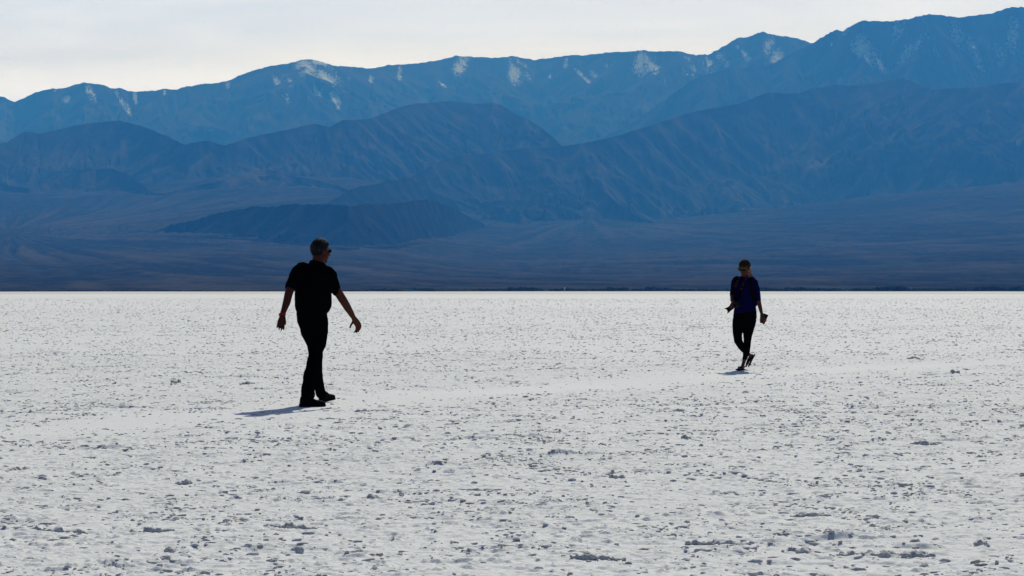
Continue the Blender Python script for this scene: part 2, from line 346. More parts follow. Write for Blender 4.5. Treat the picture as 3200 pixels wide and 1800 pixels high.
ridge_layer('hills', FOOT_R, ROCK_MID, 1400, 330, 141, 1250, 0.40, gl=330, ga=120, slope=0.26, base=[(a, b + 10) for a, b in FAN_TOP], jag=3, x0=1050, ends=(1080, 1420, 5000, 5100))
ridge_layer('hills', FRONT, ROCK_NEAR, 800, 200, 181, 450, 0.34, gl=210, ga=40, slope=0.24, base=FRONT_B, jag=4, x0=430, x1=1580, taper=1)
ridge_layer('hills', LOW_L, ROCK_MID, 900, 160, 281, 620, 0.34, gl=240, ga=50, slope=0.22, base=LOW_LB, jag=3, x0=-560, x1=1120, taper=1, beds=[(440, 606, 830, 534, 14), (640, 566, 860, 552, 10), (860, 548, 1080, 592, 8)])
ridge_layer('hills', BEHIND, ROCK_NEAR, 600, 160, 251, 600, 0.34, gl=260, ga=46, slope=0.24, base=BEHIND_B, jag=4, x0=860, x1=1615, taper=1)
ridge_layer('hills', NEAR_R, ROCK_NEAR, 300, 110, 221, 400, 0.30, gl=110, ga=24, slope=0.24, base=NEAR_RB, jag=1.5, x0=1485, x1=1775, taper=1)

# alluvial fans: one gravel apron from the far shore up to the hills
nxf = 1300
Xf = (np.linspace(-900, 4100, nxf) - CX) / FPX
Yf = np.concatenate([np.linspace(2850, 6000, 160), np.linspace(6030, 13250, 260)])
YY, XX = np.meshgrid(Yf, Xf, indexing='ij')
ZF = fan_p(XX, YY) * YY
XW = XX * YY
apex = [(-2100, 9300), (450, 13500), (5200, 14500)]
stk = np.zeros_like(XW); wsum = np.zeros_like(XW)
for k, (ax, ay) in enumerate(apex):
    dx, dy = XW - ax, ay - YY; dist = np.hypot(dx, dy) + 1; ang = np.arctan2(dx, dy)
    n = fbm(ang * 26 + 0.25 * fbm(XW / 900, YY / 900, 3, 300 + k), dist / 2600, 6, 310 + 9 * k, 0.62)
    wgt = 1 / (dist / 3000 + 0.3) ** 2; stk += n * wgt; wsum += wgt
stk = stk / wsum
wash = np.zeros_like(XW)
for k, (ax, ay) in enumerate(apex[1:]):
    dx, dy = XW - ax, ay - YY; dist = np.hypot(dx, dy) + 1; ang = np.arctan2(dx, dy) + 0.020 * fbm(XW / 260, YY / 420, 4, 330 + k)
    wash = np.maximum(wash, (1 - np.abs(perlin(ang * 55, dist / 1800, 340 + k)) * 7) * np.clip(0.6 + fbm(XW / 800, YY / 1500, 3, 345 + k), 0, 1))
wash = np.clip(wash, 0, 1)
ZF = ZF + stk * 7 * np.clip((YY - 3300) / 1500, 0, 1) + 10 * fbm(XW / 900, YY / 1800, 4, 350) * np.clip((YY - 3600) / 3000, 0, 1)
patch = 0.22 * fbm(XW / 700, YY / 2400, 4, 370)
mesh_grid('alluvial_fan', np.stack([XW, YY, ZF], -1), FAN_MAT, True, {'streak': 0.5 + stk * 0.42 + patch * 0.55 - 0.34 * wash + 0.12 * fbm(XW / 60, YY / 260, 4, 377, .7)})['kind'] = 'structure'

# ------------------------------------------------------------------ salt flat: one sheet, really lumpy where it is near
m = bpy.data.materials.new('salt_crust'); m.use_nodes = True; t = m.node_tree
b = t.nodes['Principled BSDF']; b.inputs['Roughness'].default_value = 0.9; b.inputs['Specular IOR Level'].default_value = 0.1
c = t.nodes.new('ShaderNodeTexCoord').outputs['Object']
a = t.nodes.new('ShaderNodeAttribute'); a.attribute_name = 'mud'
n1 = noise(t, c, 0.35, 6, 0.6); n2 = noise(t, c, 9.0, 5, 0.7); n3 = noise(t, mapping(t, c, (1, 0.35, 1)), 0.012, 6, 0.6)
col = mixc(t, ramp(t, n1, [(0.35, 0.0), (0.65, 1.0)]), (0.685, 0.678, 0.665), (0.745, 0.738, 0.725))
col = mixc(t, ramp(t, n3, [(0.40, 0.6), (0.60, 0.0)]), col, (0.65, 0.642, 0.63))
col = mixc(t, ramp(t, n2, [(0.30, 0.32), (0.48, 0.0)]), col, (0.46, 0.435, 0.40))
n4 = noise(t, c, 34.0, 3, 0.7)
col = mixc(t, ramp(t, n4, [(0.34, 0.26), (0.50, 0.0)]), col, (0.48, 0.46, 0.43))
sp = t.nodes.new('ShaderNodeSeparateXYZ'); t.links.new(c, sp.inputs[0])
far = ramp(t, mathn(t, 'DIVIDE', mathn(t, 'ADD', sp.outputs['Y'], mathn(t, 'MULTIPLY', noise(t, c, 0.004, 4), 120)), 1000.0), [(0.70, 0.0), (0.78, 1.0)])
col = mixc(t, mathn(t, 'MULTIPLY', far, 0.85), col, (0.54, 0.525, 0.49))  # duller tan on the distant flat stands in for the mirage band
col = mixc(t, a.outputs['Fac'], col, (0.055, 0.044, 0.040))
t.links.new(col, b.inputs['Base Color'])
bp = t.nodes.new('ShaderNodeBump'); bp.inputs['Strength'].default_value = 0.5; bp.inputs['Distance'].default_value = 0.01
t.links.new(noise(t, c, 55, 4, 0.7), bp.inputs['Height']); t.links.new(bp.outputs[0], b.inputs['Normal'])
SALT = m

PATH = np.array([(-9, 11), (-4.37, 19.2), (-1.9, 23.6), (-1.2, 25.2), (3.4, 32.4), (8.7, 38.3), (22, 52), (45, 75)])
def path_dist(x, y):
    d = np.full(x.shape, 1e9)
    for (x0, y0), (x1, y1) in zip(PATH[:-1], PATH[1:]):
        vx, vy = x1 - x0, y1 - y0; tt = np.clip(((x - x0) * vx + (y - y0) * vy) / (vx * vx + vy * vy), 0, 1)
        d = np.minimum(d, np.hypot(x - x0 - tt * vx, y - y0 - tt * vy))
    return d
def salt_height(x, y, sp):
    """relief of the crust; sp = local mesh spacing, relief finer than the mesh is left out"""
    pd = path_dist(x, y) + 0.35 * perlin(x / 1.3, y / 1.3, 400)
    calm = 1 - 0.88 * np.exp(-(np.maximum(pd, 0) / 0.95) ** 2)
    fade = lambda lam: np.clip((lam / (sp * 2.5)) - 0.6, 0, 1)
    patch = 0.65 + 0.5 * fbm(x / 3.1, y / 3.1, 3, 410)
    def crust(v, sharp):
        k = np.floor(v); f = np.clip((v - k - 0.5) * sharp + 0.5, 0, 1); return k + f * f * (3 - 2 * f)
    h = 0.0030 * fbm(x / 0.055, y / 0.06, 2, 420, 0.6) * fade(0.05)
    h += 0.0040 * fbm(x / 0.14, y / 0.12, 3, 424, 0.6) * fade(0.12)
    v = fbm(x / 0.42, y / 0.34, 5, 430, 0.62) * 1.25 + 0.35 * patch
    h += 0.0050 * crust(v, 6.0) * fade(0.2)
    ramp_in = lambda a0, a1: np.clip((y - a0) / (a1 - a0), 0, 1)
    mod = 0.35 + np.clip(0.65 + fbm(x / 0.6, y / 0.6, 2, 437), 0, 1.3)
    def lumps(lx, ly, th, k, sd_): return np.clip((fbm(x / lx, y / ly, 4, sd_, 0.62) + 0.3 * (patch - 0.65) - th) * k, 0, 1)
    h += 0.0085 * lumps(0.13, 0.09, 0.56, 4.0, 433) * fade(0.15) * mod
    h += 0.008 * lumps(0.30, 0.20, 0.80, 3.6, 438) * fade(0.25) * mod
    h += 0.011 * lumps(0.70, 0.50, 0.98, 3.6, 441) * fade(0.5) * mod
    h += 0.035 * ramp_in(40, 90) * lumps(1.6, 1.6, 0.70, 3.4, 444) * fade(1.0)
    h += 0.09 * ramp_in(90, 220) * lumps(4.0, 5.0, 0.60, 3.0, 447) * fade(2.5)
    cl = fbm(x / 0.26, y / 0.20, 4, 435, 0.62)
    h += 0.022 * np.clip(cl - 0.95, 0, 1) ** 0.7 * patch * fade(0.25)
    big = fbm(x / 0.85, y / 0.7, 4, 440, 0.62)
    h += 0.032 * np.clip(big - 1.12, 0, 1) ** 0.8 * fade(0.8)
    wx = x + 0.5 * fbm(x / 0.9, y / 0.9, 3, 450); wy = y + 0.5 * fbm(x / 0.9, y / 0.9, 3, 455)
    rd = 1 - np.abs(perlin(wx / 4.2, wy / 2.6, 460)) * 20
    rm = np.clip(fbm(x / 1.1, y / 1.1, 3, 465) + 0.15, 0, 1)
    h += 0.036 * np.clip(rd, 0, 1) * rm * (0.4 + 0.6 * np.clip(0.5 + fbm(x / 0.16, y / 0.16, 2, 470), 0, 1.4)) * fade(0.6)
    rd2 = 1 - np.abs(perlin(wx / 1.3 + 5, wy / 0.9, 480)) * 7
    h += 0.016 * np.clip(rd2, 0, 1) * np.clip(fbm(x / 0.6, y / 0.6, 2, 485) + 0.1, 0, 1) * fade(0.35)
    return h * calm + 0.010 * fbm(x / 2.4, y / 2.4, 2, 500) - 0.004
ang = np.concatenate([np.linspace(-math.pi, -0.36, 60)[:-1], np.linspace(-0.36, 0.36, 930), np.linspace(0.36, math.pi, 60)[1:]])
r = [0.4]
while r[-1] < 6000:
    q = r[-1]
    r.append(q + (0.4 if q < 8 else 0.013 if q < 13.5 else 0.00098 * q if q < 42 else 0.0020 * q if q < 160 else 0.005 * q if q < 500 else 0.03 * q))
r = np.array(r)
A_, R_ = np.meshgrid(ang, r)[0], np.meshgrid(ang, r)[1]
gx, gy = R_ * np.sin(A_), R_ * np.cos(A_)
spc = np.maximum(R_ * 0.00078, np.gradient(r)[:, None] * 0.8)
inner = (np.abs(A_) <= 0.361) & (R_ > 7.9)
gz = np.zeros_like(gx)
i0 = np.nonzero(r > 7.9)[0][0]; c0, c1 = 59, 59 + 930
for blk in np.array_split(np.arange(i0, len(r)), 8):
    sl = (slice(blk[0], blk[-1] + 1), slice(c0, c1))
    gz[sl] = salt_height(gx[sl], gy[sl], spc[sl]) * np.clip((1500 - R_[sl]) / 900, 0, 1)
shore = 2300 + 420 * fbm(gx / 500, gy * 0, 4, 520) - np.clip(-gx - 50, 0, 500) * 1.3
mud = np.clip((R_ - shore) / 40, 0, 1)
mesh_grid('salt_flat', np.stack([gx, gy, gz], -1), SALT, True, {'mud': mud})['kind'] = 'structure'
del gx, gy, gz, A_, R_, spc, inner
def crumbs():
    """loose crumbs and upturned flakes of salt that litter the crust: far too many to count"""
    shapes = []
    for k in range(10):
        b2 = bmesh.new(); bmesh.ops.create_icosphere(b2, subdivisions=1 if k >= 5 else 2, radius=1.0)
        bmesh.ops.delete(b2, geom=[v for v in b2.verts if v.co.z < -0.6], context='VERTS')
        b2.verts.index_update(); rr = random.Random(k)
        V = np.array([v.co[:] for v in b2.verts]); T = np.array([[v.index for v in f.verts] for f in b2.faces]); b2.free()
        V = V * (1 + 0.42 * perlin(V[:, 0] * 1.3 + k * 7.1, V[:, 1] * 1.3 + V[:, 2] * 1.7, 600 + k))[:, None]
        shapes.append((V, T))
    AV, AT, base_ = [], [], 0
    for (r0, r1, n, w0, w1, big_) in ((8.3, 14, 8000, .0028, .0135, 1), (14, 25, 19000, .0034, .0145, 1), (25, 45, 23000, .0050, .0165, 0), (45, 80, 21000, .0070, .021, 0), (80, 150, 17000, .011, .032, 0), (150, 330, 12000, .021, .052, 0)):
        rr = np.sqrt(rng.uniform(r0 * r0, r1 * r1, n * 4)); aa = rng.uniform(-0.33, 0.33, n * 4)
        x, y = rr * np.sin(aa), rr * np.cos(aa)
        L_ = (w0 + w1) * 6
        wx = x + 0.5 * fbm(x / 0.9, y / 0.9, 2, 450); wy = y + 0.5 * fbm(x / 0.9, y / 0.9, 2, 455)
        line = np.clip(1 - np.abs(perlin(wx / 4.2, wy / 2.6, 460)) * 14, 0, 1) + np.clip(1 - np.abs(perlin(wx / 1.3 + 5, wy / 0.9, 480)) * 9, 0, 1) * .7
        p = 0.10 + 1.30 * line + 0.25 * fbm(x / (L_ * 4), y / (L_ * 4), 3, 610)
        pd = path_dist(x, y); p = p * (1 - 0.94 * np.exp(-(pd / 1.05) ** 2))
        keep = np.nonzero(rng.uniform(0, 1, n * 4) < p)[0][:n]; x, y = x[keep], y[keep]; m_ = len(keep)
        z = salt_height(x, y, np.full(m_, 0.0008 * r0 + .004)) * np.clip((1500 - y) / 900, 0, 1)
        w = w0 + (w1 - w0) * rng.uniform(0, 1, m_) ** 3.4; hgt = w * rng.uniform(.35, .80, m_); st_ = rng.uniform(.8, 2.8, m_); rot_ = rng.uniform(-.7, .7, m_) + np.where(rng.uniform(0, 1, m_) < .3, 1.5, 0)
        sh = rng.integers(0, 5, m_) + (0 if big_ else 5)
        for k in range(10):
            q = np.nonzero(sh == k)[0]
            if not len(q): continue
            V, T = shapes[k]; c_, s_ = np.cos(rot_[q])[:, None], np.sin(rot_[q])[:, None]
            vx = V[None, :, 0] * (w * st_)[q][:, None]; vy = V[None, :, 1] * w[q][:, None]
            P = np.stack([x[q][:, None] + vx * c_ - vy * s_, y[q][:, None] + vx * s_ + vy * c_, (z + hgt * .18)[q][:, None] + V[None, :, 2] * hgt[q][:, None]], -1)
            AV.append(P.reshape(-1, 3)); AT.append((T[None] + (base_ + np.arange(len(q)) * len(V))[:, None, None]).reshape(-1, 3)); base_ += P.shape[0] * P.shape[1]
    AV = np.concatenate(AV).astype(np.float32); AT = np.concatenate(AT).astype(np.int32); nf = len(AT)
    me = bpy.data.meshes.new('salt_crumbs'); me.vertices.add(len(AV)); me.vertices.foreach_set('co', AV.reshape(-1))
    me.loops.add(nf * 3); me.loops.foreach_set('vertex_index', AT.reshape(-1)); me.polygons.add(nf)
    me.polygons.foreach_set('loop_start', np.arange(nf, dtype=np.int32) * 3); me.polygons.foreach_set('use_smooth', np.ones(nf, dtype=bool)); me.update(calc_edges=True)
    cm = bpy.data.materials.new('salt_crumb'); cm.use_nodes = True; t = cm.node_tree; b = t.nodes['Principled BSDF']; b.inputs['Roughness'].default_value = .95; b.inputs['Specular IOR Level'].default_value = .05
    c = t.nodes.new('ShaderNodeTexCoord').outputs['Object']
    t.links.new(mixc(t, ramp(t, noise(t, c, 6.0, 4), [(.4, 0.0), (.6, 1.0)]), (.50, .465, .42), (.66, .645, .62)), b.inputs['Base Color'])
    me.materials.append(cm); o = bpy.data.objects.new('salt_crumbs', me); COL.objects.link(o); o['kind'] = 'stuff'
crumbs()
def ground_z(x, y, sp=0.02):
    return float(salt_height(np.array([x]), np.array([y]), np.array([sp]))[0])

# ------------------------------------------------------------------ modelling helpers for closed solids fused into one skin
def add_loft(bm, rings, n=20, power=2.0):
    """rings: (centre, u, v); closed solid"""
    vs = []
    for (c_, u, v) in rings:
        c_, u, v = Vector(c_), Vector(u), Vector(v); row = []
        for k in range(n):
            a_ = 2 * math.pi * k / n; ca, sa = math.cos(a_), math.sin(a_)
            if power != 2.0:
                ca = math.copysign(abs(ca) ** (2 / power), ca); sa = math.copysign(abs(sa) ** (2 / power), sa)
            row.append(bm.verts.new(c_ + u * ca + v * sa))
        vs.append(row)
    for r0, r1 in zip(vs[:-1], vs[1:]):
        for k in range(n):
            bm.faces.new((r0[k], r0[(k + 1) % n], r1[(k + 1) % n], r1[k]))
    bm.faces.new(list(reversed(vs[0]))); bm.faces.new(vs[-1])
def frame(tn, ref=None):
    tn = tn.normalized(); ref = ref or Vector((0, 1, 0.01))
    u = tn.cross(ref)
    if u.length < 1e-3: u = tn.cross(Vector((1, 0, 0)))
    u.normalize(); v = tn.cross(u).normalized(); return u, v
def add_limb(bm, pts, rad, n=16, ref=None, ell=1.0):
    """tapered limb with round ends; rad = radius per joint; ell stretches along the second axis"""
    pts = [Vector(p) for p in pts]; rings = []
    T = []
    for i in range(len(pts)):
        a_ = pts[max(i - 1, 0)]; b_ = pts[min(i + 1, len(pts) - 1)]; T.append((b_ - a_).normalized())
    def ring(c_, tn, rr):
        u, v = frame(tn, ref); rings.append((c_, u * rr, v * rr * ell))
    for f in (0.95, 0.6): ring(pts[0] - T[0] * rad[0] * f, T[0], rad[0] * math.sqrt(1 - f * f))
    for p, tn, rr in zip(pts, T, rad): ring(p, tn, rr)
    for f in (0.6, 0.95): ring(pts[-1] + T[-1] * rad[-1] * f, T[-1], rad[-1] * math.sqrt(1 - f * f))
    add_loft(bm, rings, n)
def add_ball(bm, c_, rx, rot=None, n=18):
    """ellipsoid; rx = three half axes; rot = 3x3 matrix"""
    rings = []; rot = rot or Matrix.Identity(3); c_ = Vector(c_)
    for k in range(1, n):
        a_ = math.pi * k / n; z = -math.cos(a_); q = math.sin(a_)
        rings.append((c_ + rot @ Vector((0, 0, z * rx[2])), rot @ Vector((rx[0] * q, 0, 0)), rot @ Vector((0, rx[1] * q, 0))))
    add_loft(bm, rings, 22)
def add_box(bm, c_, half, rot=None, bev=0.0):
    b2 = bmesh.new(); bmesh.ops.create_cube(b2, size=2)
    for v in b2.verts: v.co = Vector((v.co.x * half[0], v.co.y * half[1], v.co.z * half[2]))
    if bev: bmesh.ops.bevel(b2, geom=list(b2.edges), offset=bev, segments=2, affect='EDGES', profile=0.5)
    M = (rot.to_4x4() if rot else Matrix.Identity(4)); M.translation = Vector(c_); b2.transform(M)
    me = bpy.data.meshes.new('tmp'); b2.to_mesh(me); b2.free(); bm.from_mesh(me); bpy.data.meshes.remove(me)
def finish(name, bm, mat, parent=None, voxel=None, smooth=2, fold=None, base=None, attrs=None):
    """link the bmesh as ONE object; voxel fuses overlapping solids into one continuous surface"""
    bmesh.ops.recalc_face_normals(bm, faces=list(bm.faces))
    me = bpy.data.meshes.new(name); bm.to_mesh(me); bm.free()
    if voxel:
        tmp = bpy.data.objects.new('tmp', me); COL.objects.link(tmp)
        md = tmp.modifiers.new('remesh', 'REMESH'); md.mode = 'VOXEL'; md.voxel_size = voxel
        if smooth:
            ms = tmp.modifiers.new('smooth', 'SMOOTH'); ms.factor = 0.5; ms.iterations = smooth
        dg = bpy.context.evaluated_depsgraph_get(); dg.update()
        me2 = bpy.data.meshes.new_from_object(tmp.evaluated_get(dg))
        bpy.data.objects.remove(tmp); bpy.data.meshes.remove(me); me = me2; me.name = name
    nv = len(me.vertices); co = np.empty(nv * 3, np.float32); me.vertices.foreach_get('co', co); co = co.reshape(-1, 3).astype(np.float64)
    if fold:
        no = np.empty(nv * 3, np.float32); me.vertices.foreach_get('normal', no); no = no.reshape(-1, 3)
        amp, sx, sz, sd_ = fold
        f = fbm(co[:, 0] * sx + co[:, 1] * sx * 0.7 + 0.8 * co[:, 2] * sz * 0.4, co[:, 2] * sz + co[:, 1] * sx * 0.5, 3, sd_)
        co = co + no * (amp * f)[:, None]
    if parent is not None:
        co = co - np.array(parent_world(parent))[None, :]
    me.vertices.foreach_set('co', co.astype(np.float32).reshape(-1))
    me.polygons.foreach_set('use_smooth', np.ones(len(me.polygons), dtype=bool))
    me.materials.clear(); me.materials.append(mat); me.update()
    o = bpy.data.objects.new(name, me); COL.objects.link(o)
    if parent is not None: o.parent = parent
    return o
def parent_world(p):
    v = Vector((0, 0, 0))
    while p is not None: v = v + p.location; p = p.parent
    return v
def rotz(a_): return Matrix.Rotation(a_, 3, 'Z')

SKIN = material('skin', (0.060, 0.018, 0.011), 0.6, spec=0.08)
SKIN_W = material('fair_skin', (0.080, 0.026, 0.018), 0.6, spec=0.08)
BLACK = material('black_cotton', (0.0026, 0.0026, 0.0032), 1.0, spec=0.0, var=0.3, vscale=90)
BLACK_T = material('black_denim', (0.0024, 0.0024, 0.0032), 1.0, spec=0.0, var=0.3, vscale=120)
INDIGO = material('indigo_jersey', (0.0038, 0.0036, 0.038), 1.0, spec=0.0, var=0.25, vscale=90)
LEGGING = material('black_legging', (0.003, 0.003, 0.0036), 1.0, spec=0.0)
LEATHER = material('black_leather', (0.004, 0.0036, 0.0034), 0.85, spec=0.03, var=0.3, vscale=40)
RUBBER = material('black_rubber', (0.004, 0.004, 0.004), 0.9, spec=0.02)
PLASTIC = material('black_plastic', (0.004, 0.004, 0.0045), 0.5, spec=0.08)
GLASS_D = material('dark_lens', (0.003, 0.003, 0.0035), 0.4, spec=0.05)
HAIR_LIT = material('sunlit_grey_hair', (0.055, 0.056, 0.060), 0.6, spec=0.12, var=0.5, vscale=150)  # strands only: lighter copy of the hair, painting in sunlit highlights
HAIR_B = material('sandy_hair', (0.24, 0.125, 0.055), 0.5, spec=0.5, var=0.4, vscale=120)
RED = material('red_silicone', (0.20, 0.002, 0.004), 0.5)
KHAKI = material('khaki_cap_cloth', (0.020, 0.0135, 0.007), 0.9, spec=0.03, var=0.35, vscale=40)
CUFF = material('bracelet_black', (0.008, 0.008, 0.010), 0.5)
RUST = material('rust_thread', (0.07, 0.017, 0.008), 0.9)
BRIM = material('sunlit_brim_cloth', (.10, .072, .034), .9, spec=.05)  # cap brim coloured lighter than the crown to imitate sun on it
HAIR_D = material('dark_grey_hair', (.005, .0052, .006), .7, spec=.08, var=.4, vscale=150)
WHITE = material('white_print', (0.75, 0.75, 0.78), 0.7)
NYLON = material('black_nylon', (0.0035, 0.0035, 0.0045), 1.0, spec=0.0, var=0.3, vscale=80)

def add_head(bm, c_, yaw, pitch=0.0, s=1.0, roll=0.0):
    """c_ = centre of the cranium; yaw: direction the face looks (rotation of +Y)"""
    Rm = rotz(yaw) @ Matrix.Rotation(pitch, 3, 'X') @ Matrix.Rotation(roll, 3, 'Y')
    P = lambda x, y, z: Vector(c_) + Rm @ Vector((x * s, y * s, z * s))
    add_ball(bm, P(0, -0.008, 0.012), (0.073 * s, 0.094 * s, 0.092 * s), Rm)
    add_ball(bm, P(0, 0.028, -0.048), (0.058 * s, 0.062 * s, 0.074 * s), Rm)
    add_ball(bm, P(0, 0.060, -0.103), (0.026 * s, 0.026 * s, 0.021 * s), Rm)           # chin
    add_limb(bm, [P(-0.048, 0.0, -0.075), P(-0.022, 0.055, -0.100)], [0.020 * s, 0.016 * s]); add_limb(bm, [P(0.048, 0.0, -0.075), P(0.022, 0.055, -0.100)], [0.020 * s, 0.016 * s])
    add_limb(bm, [P(0, 0.083, 0.004), P(0, 0.098, -0.028), P(0, 0.104, -0.040)], [0.008 * s, 0.010 * s, 0.013 * s])
    add_limb(bm, [P(-0.014, 0.092, -0.043), P(0.014, 0.092, -0.043)], [0.009 * s, 0.009 * s])
    add_limb(bm, [P(-0.020, 0.083, -0.069), P(0, 0.091, -0.067), P(0.020, 0.083, -0.069)], [0.004 * s, 0.007 * s, 0.004 * s])
    add_limb(bm, [P(-0.018, 0.082, -0.079), P(0, 0.089, -0.080), P(0.018, 0.082, -0.079)], [0.004 * s, 0.0075 * s, 0.004 * s])
    add_limb(bm, [P(-0.045, 0.073, 0.020), P(0, 0.087, 0.022), P(0.045, 0.073, 0.020)], [0.009 * s, 0.011 * s, 0.009 * s])   # brow
    for k in (-1, 1):
        add_ball(bm, P(k * 0.047, 0.056, -0.030), (0.020 * s, 0.020 * s, 0.018 * s), Rm)     # cheek
        add_ball(bm, P(k * 0.077, -0.012, -0.018), (0.009 * s, 0.018 * s, 0.031 * s), Rm @ Matrix.Rotation(R(-12), 3, 'X'))   # ear
    return P, Rm
def add_hand(bm, wrist, knuckle, wide, palm, L_=0.085, curl=(0.3, 0.3, 0.35, 0.4), thumb=0.6, W_=0.040, spread=0.10):
    """wrist -> knuckle line, wide = unit vector towards the thumb side, palm = unit vector the palm faces"""
    wrist, knuckle, wide, palm = Vector(wrist), Vector(knuckle), Vector(wide).normalized(), Vector(palm).normalized()
    d = (knuckle - wrist).normalized(); ln = (knuckle - wrist).length
    add_loft(bm, [(wrist - d * 0.012, wide * 0.024, palm * 0.019), (wrist + d * ln * 0.25, wide * 0.032, palm * 0.018),
                  (wrist + d * ln * 0.7, wide * (W_ + 0.001), palm * 0.016), (wrist + d * ln, wide * W_, palm * 0.013), (wrist + d * (ln + 0.008), wide * (W_ * 0.85), palm * 0.007)], 16)
    lens = (0.92, 1.0, 0.95, 0.76)
    for k in range(4):
        off = (1.5 - k) / 1.5 * (W_ - 0.009)
        p = knuckle + wide * off; dd = (d + wide * spread * (1.5 - k)).normalized(); pts = [p - d * 0.012, p]; l_ = L_ * lens[k]
        for j, fr in enumerate((0.45, 0.32, 0.23)):
            axis = dd.cross(palm).normalized(); dd = (Matrix.Rotation(curl[k] * (0.8, 1.0, 0.7)[j], 3, axis) @ dd).normalized()
            pts.append(pts[-1] + dd * l_ * fr)
        add_limb(bm, pts, [0.0095, 0.0095, 0.0088, 0.008, 0.0068], 10)
    b0 = wrist + d * ln * 0.28 + wide * 0.026; dd = (d * 0.75 + wide * thumb + palm * 0.35).normalized()
    p1 = b0 + dd * 0.036; dd = (dd + d * 0.35 + palm * 0.15).normalized(); p2 = p1 + dd * 0.030; dd = (dd + d * 0.3).normalized()
    add_limb(bm, [b0 - dd * 0.01, b0, p1, p2, p2 + dd * 0.022], [0.015, 0.0145, 0.0115, 0.0105, 0.008], 10)

# ------------------------------------------------------------------ the man: walking away, black polo shirt and trousers
YM = 23.3
def M(zx, zy, dy=0.0): return wp(740 + zx / 2.416, 720 + zy / 2.415, YM + dy)
base = gp(740 + 575 / 2.416, 907 + CAM_H * FPX / YM)
man = empty('person', (base.x, base.y, 0), 'grey haired man walking away in black shirt and trousers with arms held out', 'person')
ph = R(28); RT = Vector((math.cos(ph), -math.sin(ph), 0)); FW = Vector((math.sin(ph), math.cos(ph), 0)); UP = Vector((0, 0, 1))
DT = 0.42      # torso stands this much beyond the near foot
def tr(zx, zy, a_, b_, dy=DT, tilt=0.0, fwd=0.0):
    return (M(zx, zy, dy) + FW * fwd, (RT + UP * tilt) * a_, FW * b_)
# body (one continuous skin)
bm = bmesh.new()
hc = M(634, 150, DT + 0.04)
yaw_m = -R(52)
Pm, Rm = add_head(bm, hc, yaw_m, R(-4), 1.06)
add_limb(bm, [M(618, 205, DT + .02), M(608, 262, DT)], [0.064, 0.070], 18)
add_loft(bm, [tr(600, 262, .09, .065), tr(588, 300, .16, .08, tilt=-.17), tr(584, 380, .17, .10), tr(578, 480, .165, .11), tr(572, 580, .16, .11), tr(570, 660, .15, .11), tr(585, 740, .13, .11)], 22)
add_limb(bm, [M(478, 305, DT), M(440, 360, DT - .05), M(403, 440, DT - .12), M(389, 488, DT - .16), M(376, 545, DT - .21), M(355, 605, DT - .26), M(346, 632, DT - .28)],
         [.058, .050, .046, .044, .041, .031, .027], 16)
add_limb(bm, [M(700, 335, DT), M(730, 400, DT), M(763, 465, DT + .02), M(803, 528, DT + .04), M(835, 580, DT + .09), M(868, 635, DT + .15), M(884, 662, DT + .18)],
         [.058, .052, .047, .045, .041, .031, .025], 16)
# left hand: palm towards the viewer, fingers down; right hand: knuckles out, thumb and fingertips pinching down
wl = M(344, 640, DT - .29); add_hand(bm, wl, M(333, 710, DT - .33), (0.98, 0.12, -0.14), (0.15, -0.9, 0.2), 0.078, (0.26, 0.22, 0.24, 0.30), 0.25, 0.041, 0.055)
wr = M(886, 666, DT + .19); add_hand(bm, wr, M(917, 716, DT + .26), (-0.55, 0.15, -0.30), (-0.70, -0.35, -0.35), 0.088, (0.55, 0.45, 0.40, 0.45), 0.9, 0.036, 0.04)
# hidden legs and feet complete the figure
add_limb(bm, [M(556, 740, DT), M(572, 800, DT + .03), M(592, 860, DT + .10), M(597, 940, DT + .20), M(606, 1080, .73), M(637, 1225, .87)], [.06, .06, .055, .045, .045, .04], 14)
add_limb(bm, [M(620, 740, DT), M(612, 800, .40), M(603, 860, .36), M(592, 940, .29), M(555, 1080, .12), M(538, 1255, 0.0)], [.06, .06, .055, .045, .045, .04], 14)
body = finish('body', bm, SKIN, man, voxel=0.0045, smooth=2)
# shirt
bm = bmesh.new()
add_loft(bm, [tr(606, 252, .090, .078, tilt=-.10), tr(601, 262, .118, .090, tilt=-.12), tr(592, 280, .158, .104, tilt=-.17), tr(587, 305, .188, .116, tilt=-.18), tr(585, 350, .205, .128, tilt=-.10), tr(581, 410, .212, .136),
              tr(577, 480, .209, .140), tr(577, 540, .208, .146), tr(576, 575, .207, .148), tr(572, 600, .196, .142), tr(566, 616, .178, .128), tr(565, 622, .168, .118)], 30, 2.3)
add_limb(bm, [M(498, 292, DT), M(462, 318, DT - .02), M(436, 368, DT - .06), M(412, 412, DT - .10), M(403, 432, DT - .11)], [.082, .078, .066, .058, .056], 20)
add_limb(bm, [M(680, 325, DT), M(712, 350, DT), M(732, 400, DT), M(748, 446, DT + .01), M(753, 460, DT + .02)], [.084, .076, .062, .052, .050], 20)
shirt = finish('shirt', bm, BLACK, man, voxel=0.006, smooth=3, fold=(0.007, 9, 5, 700))
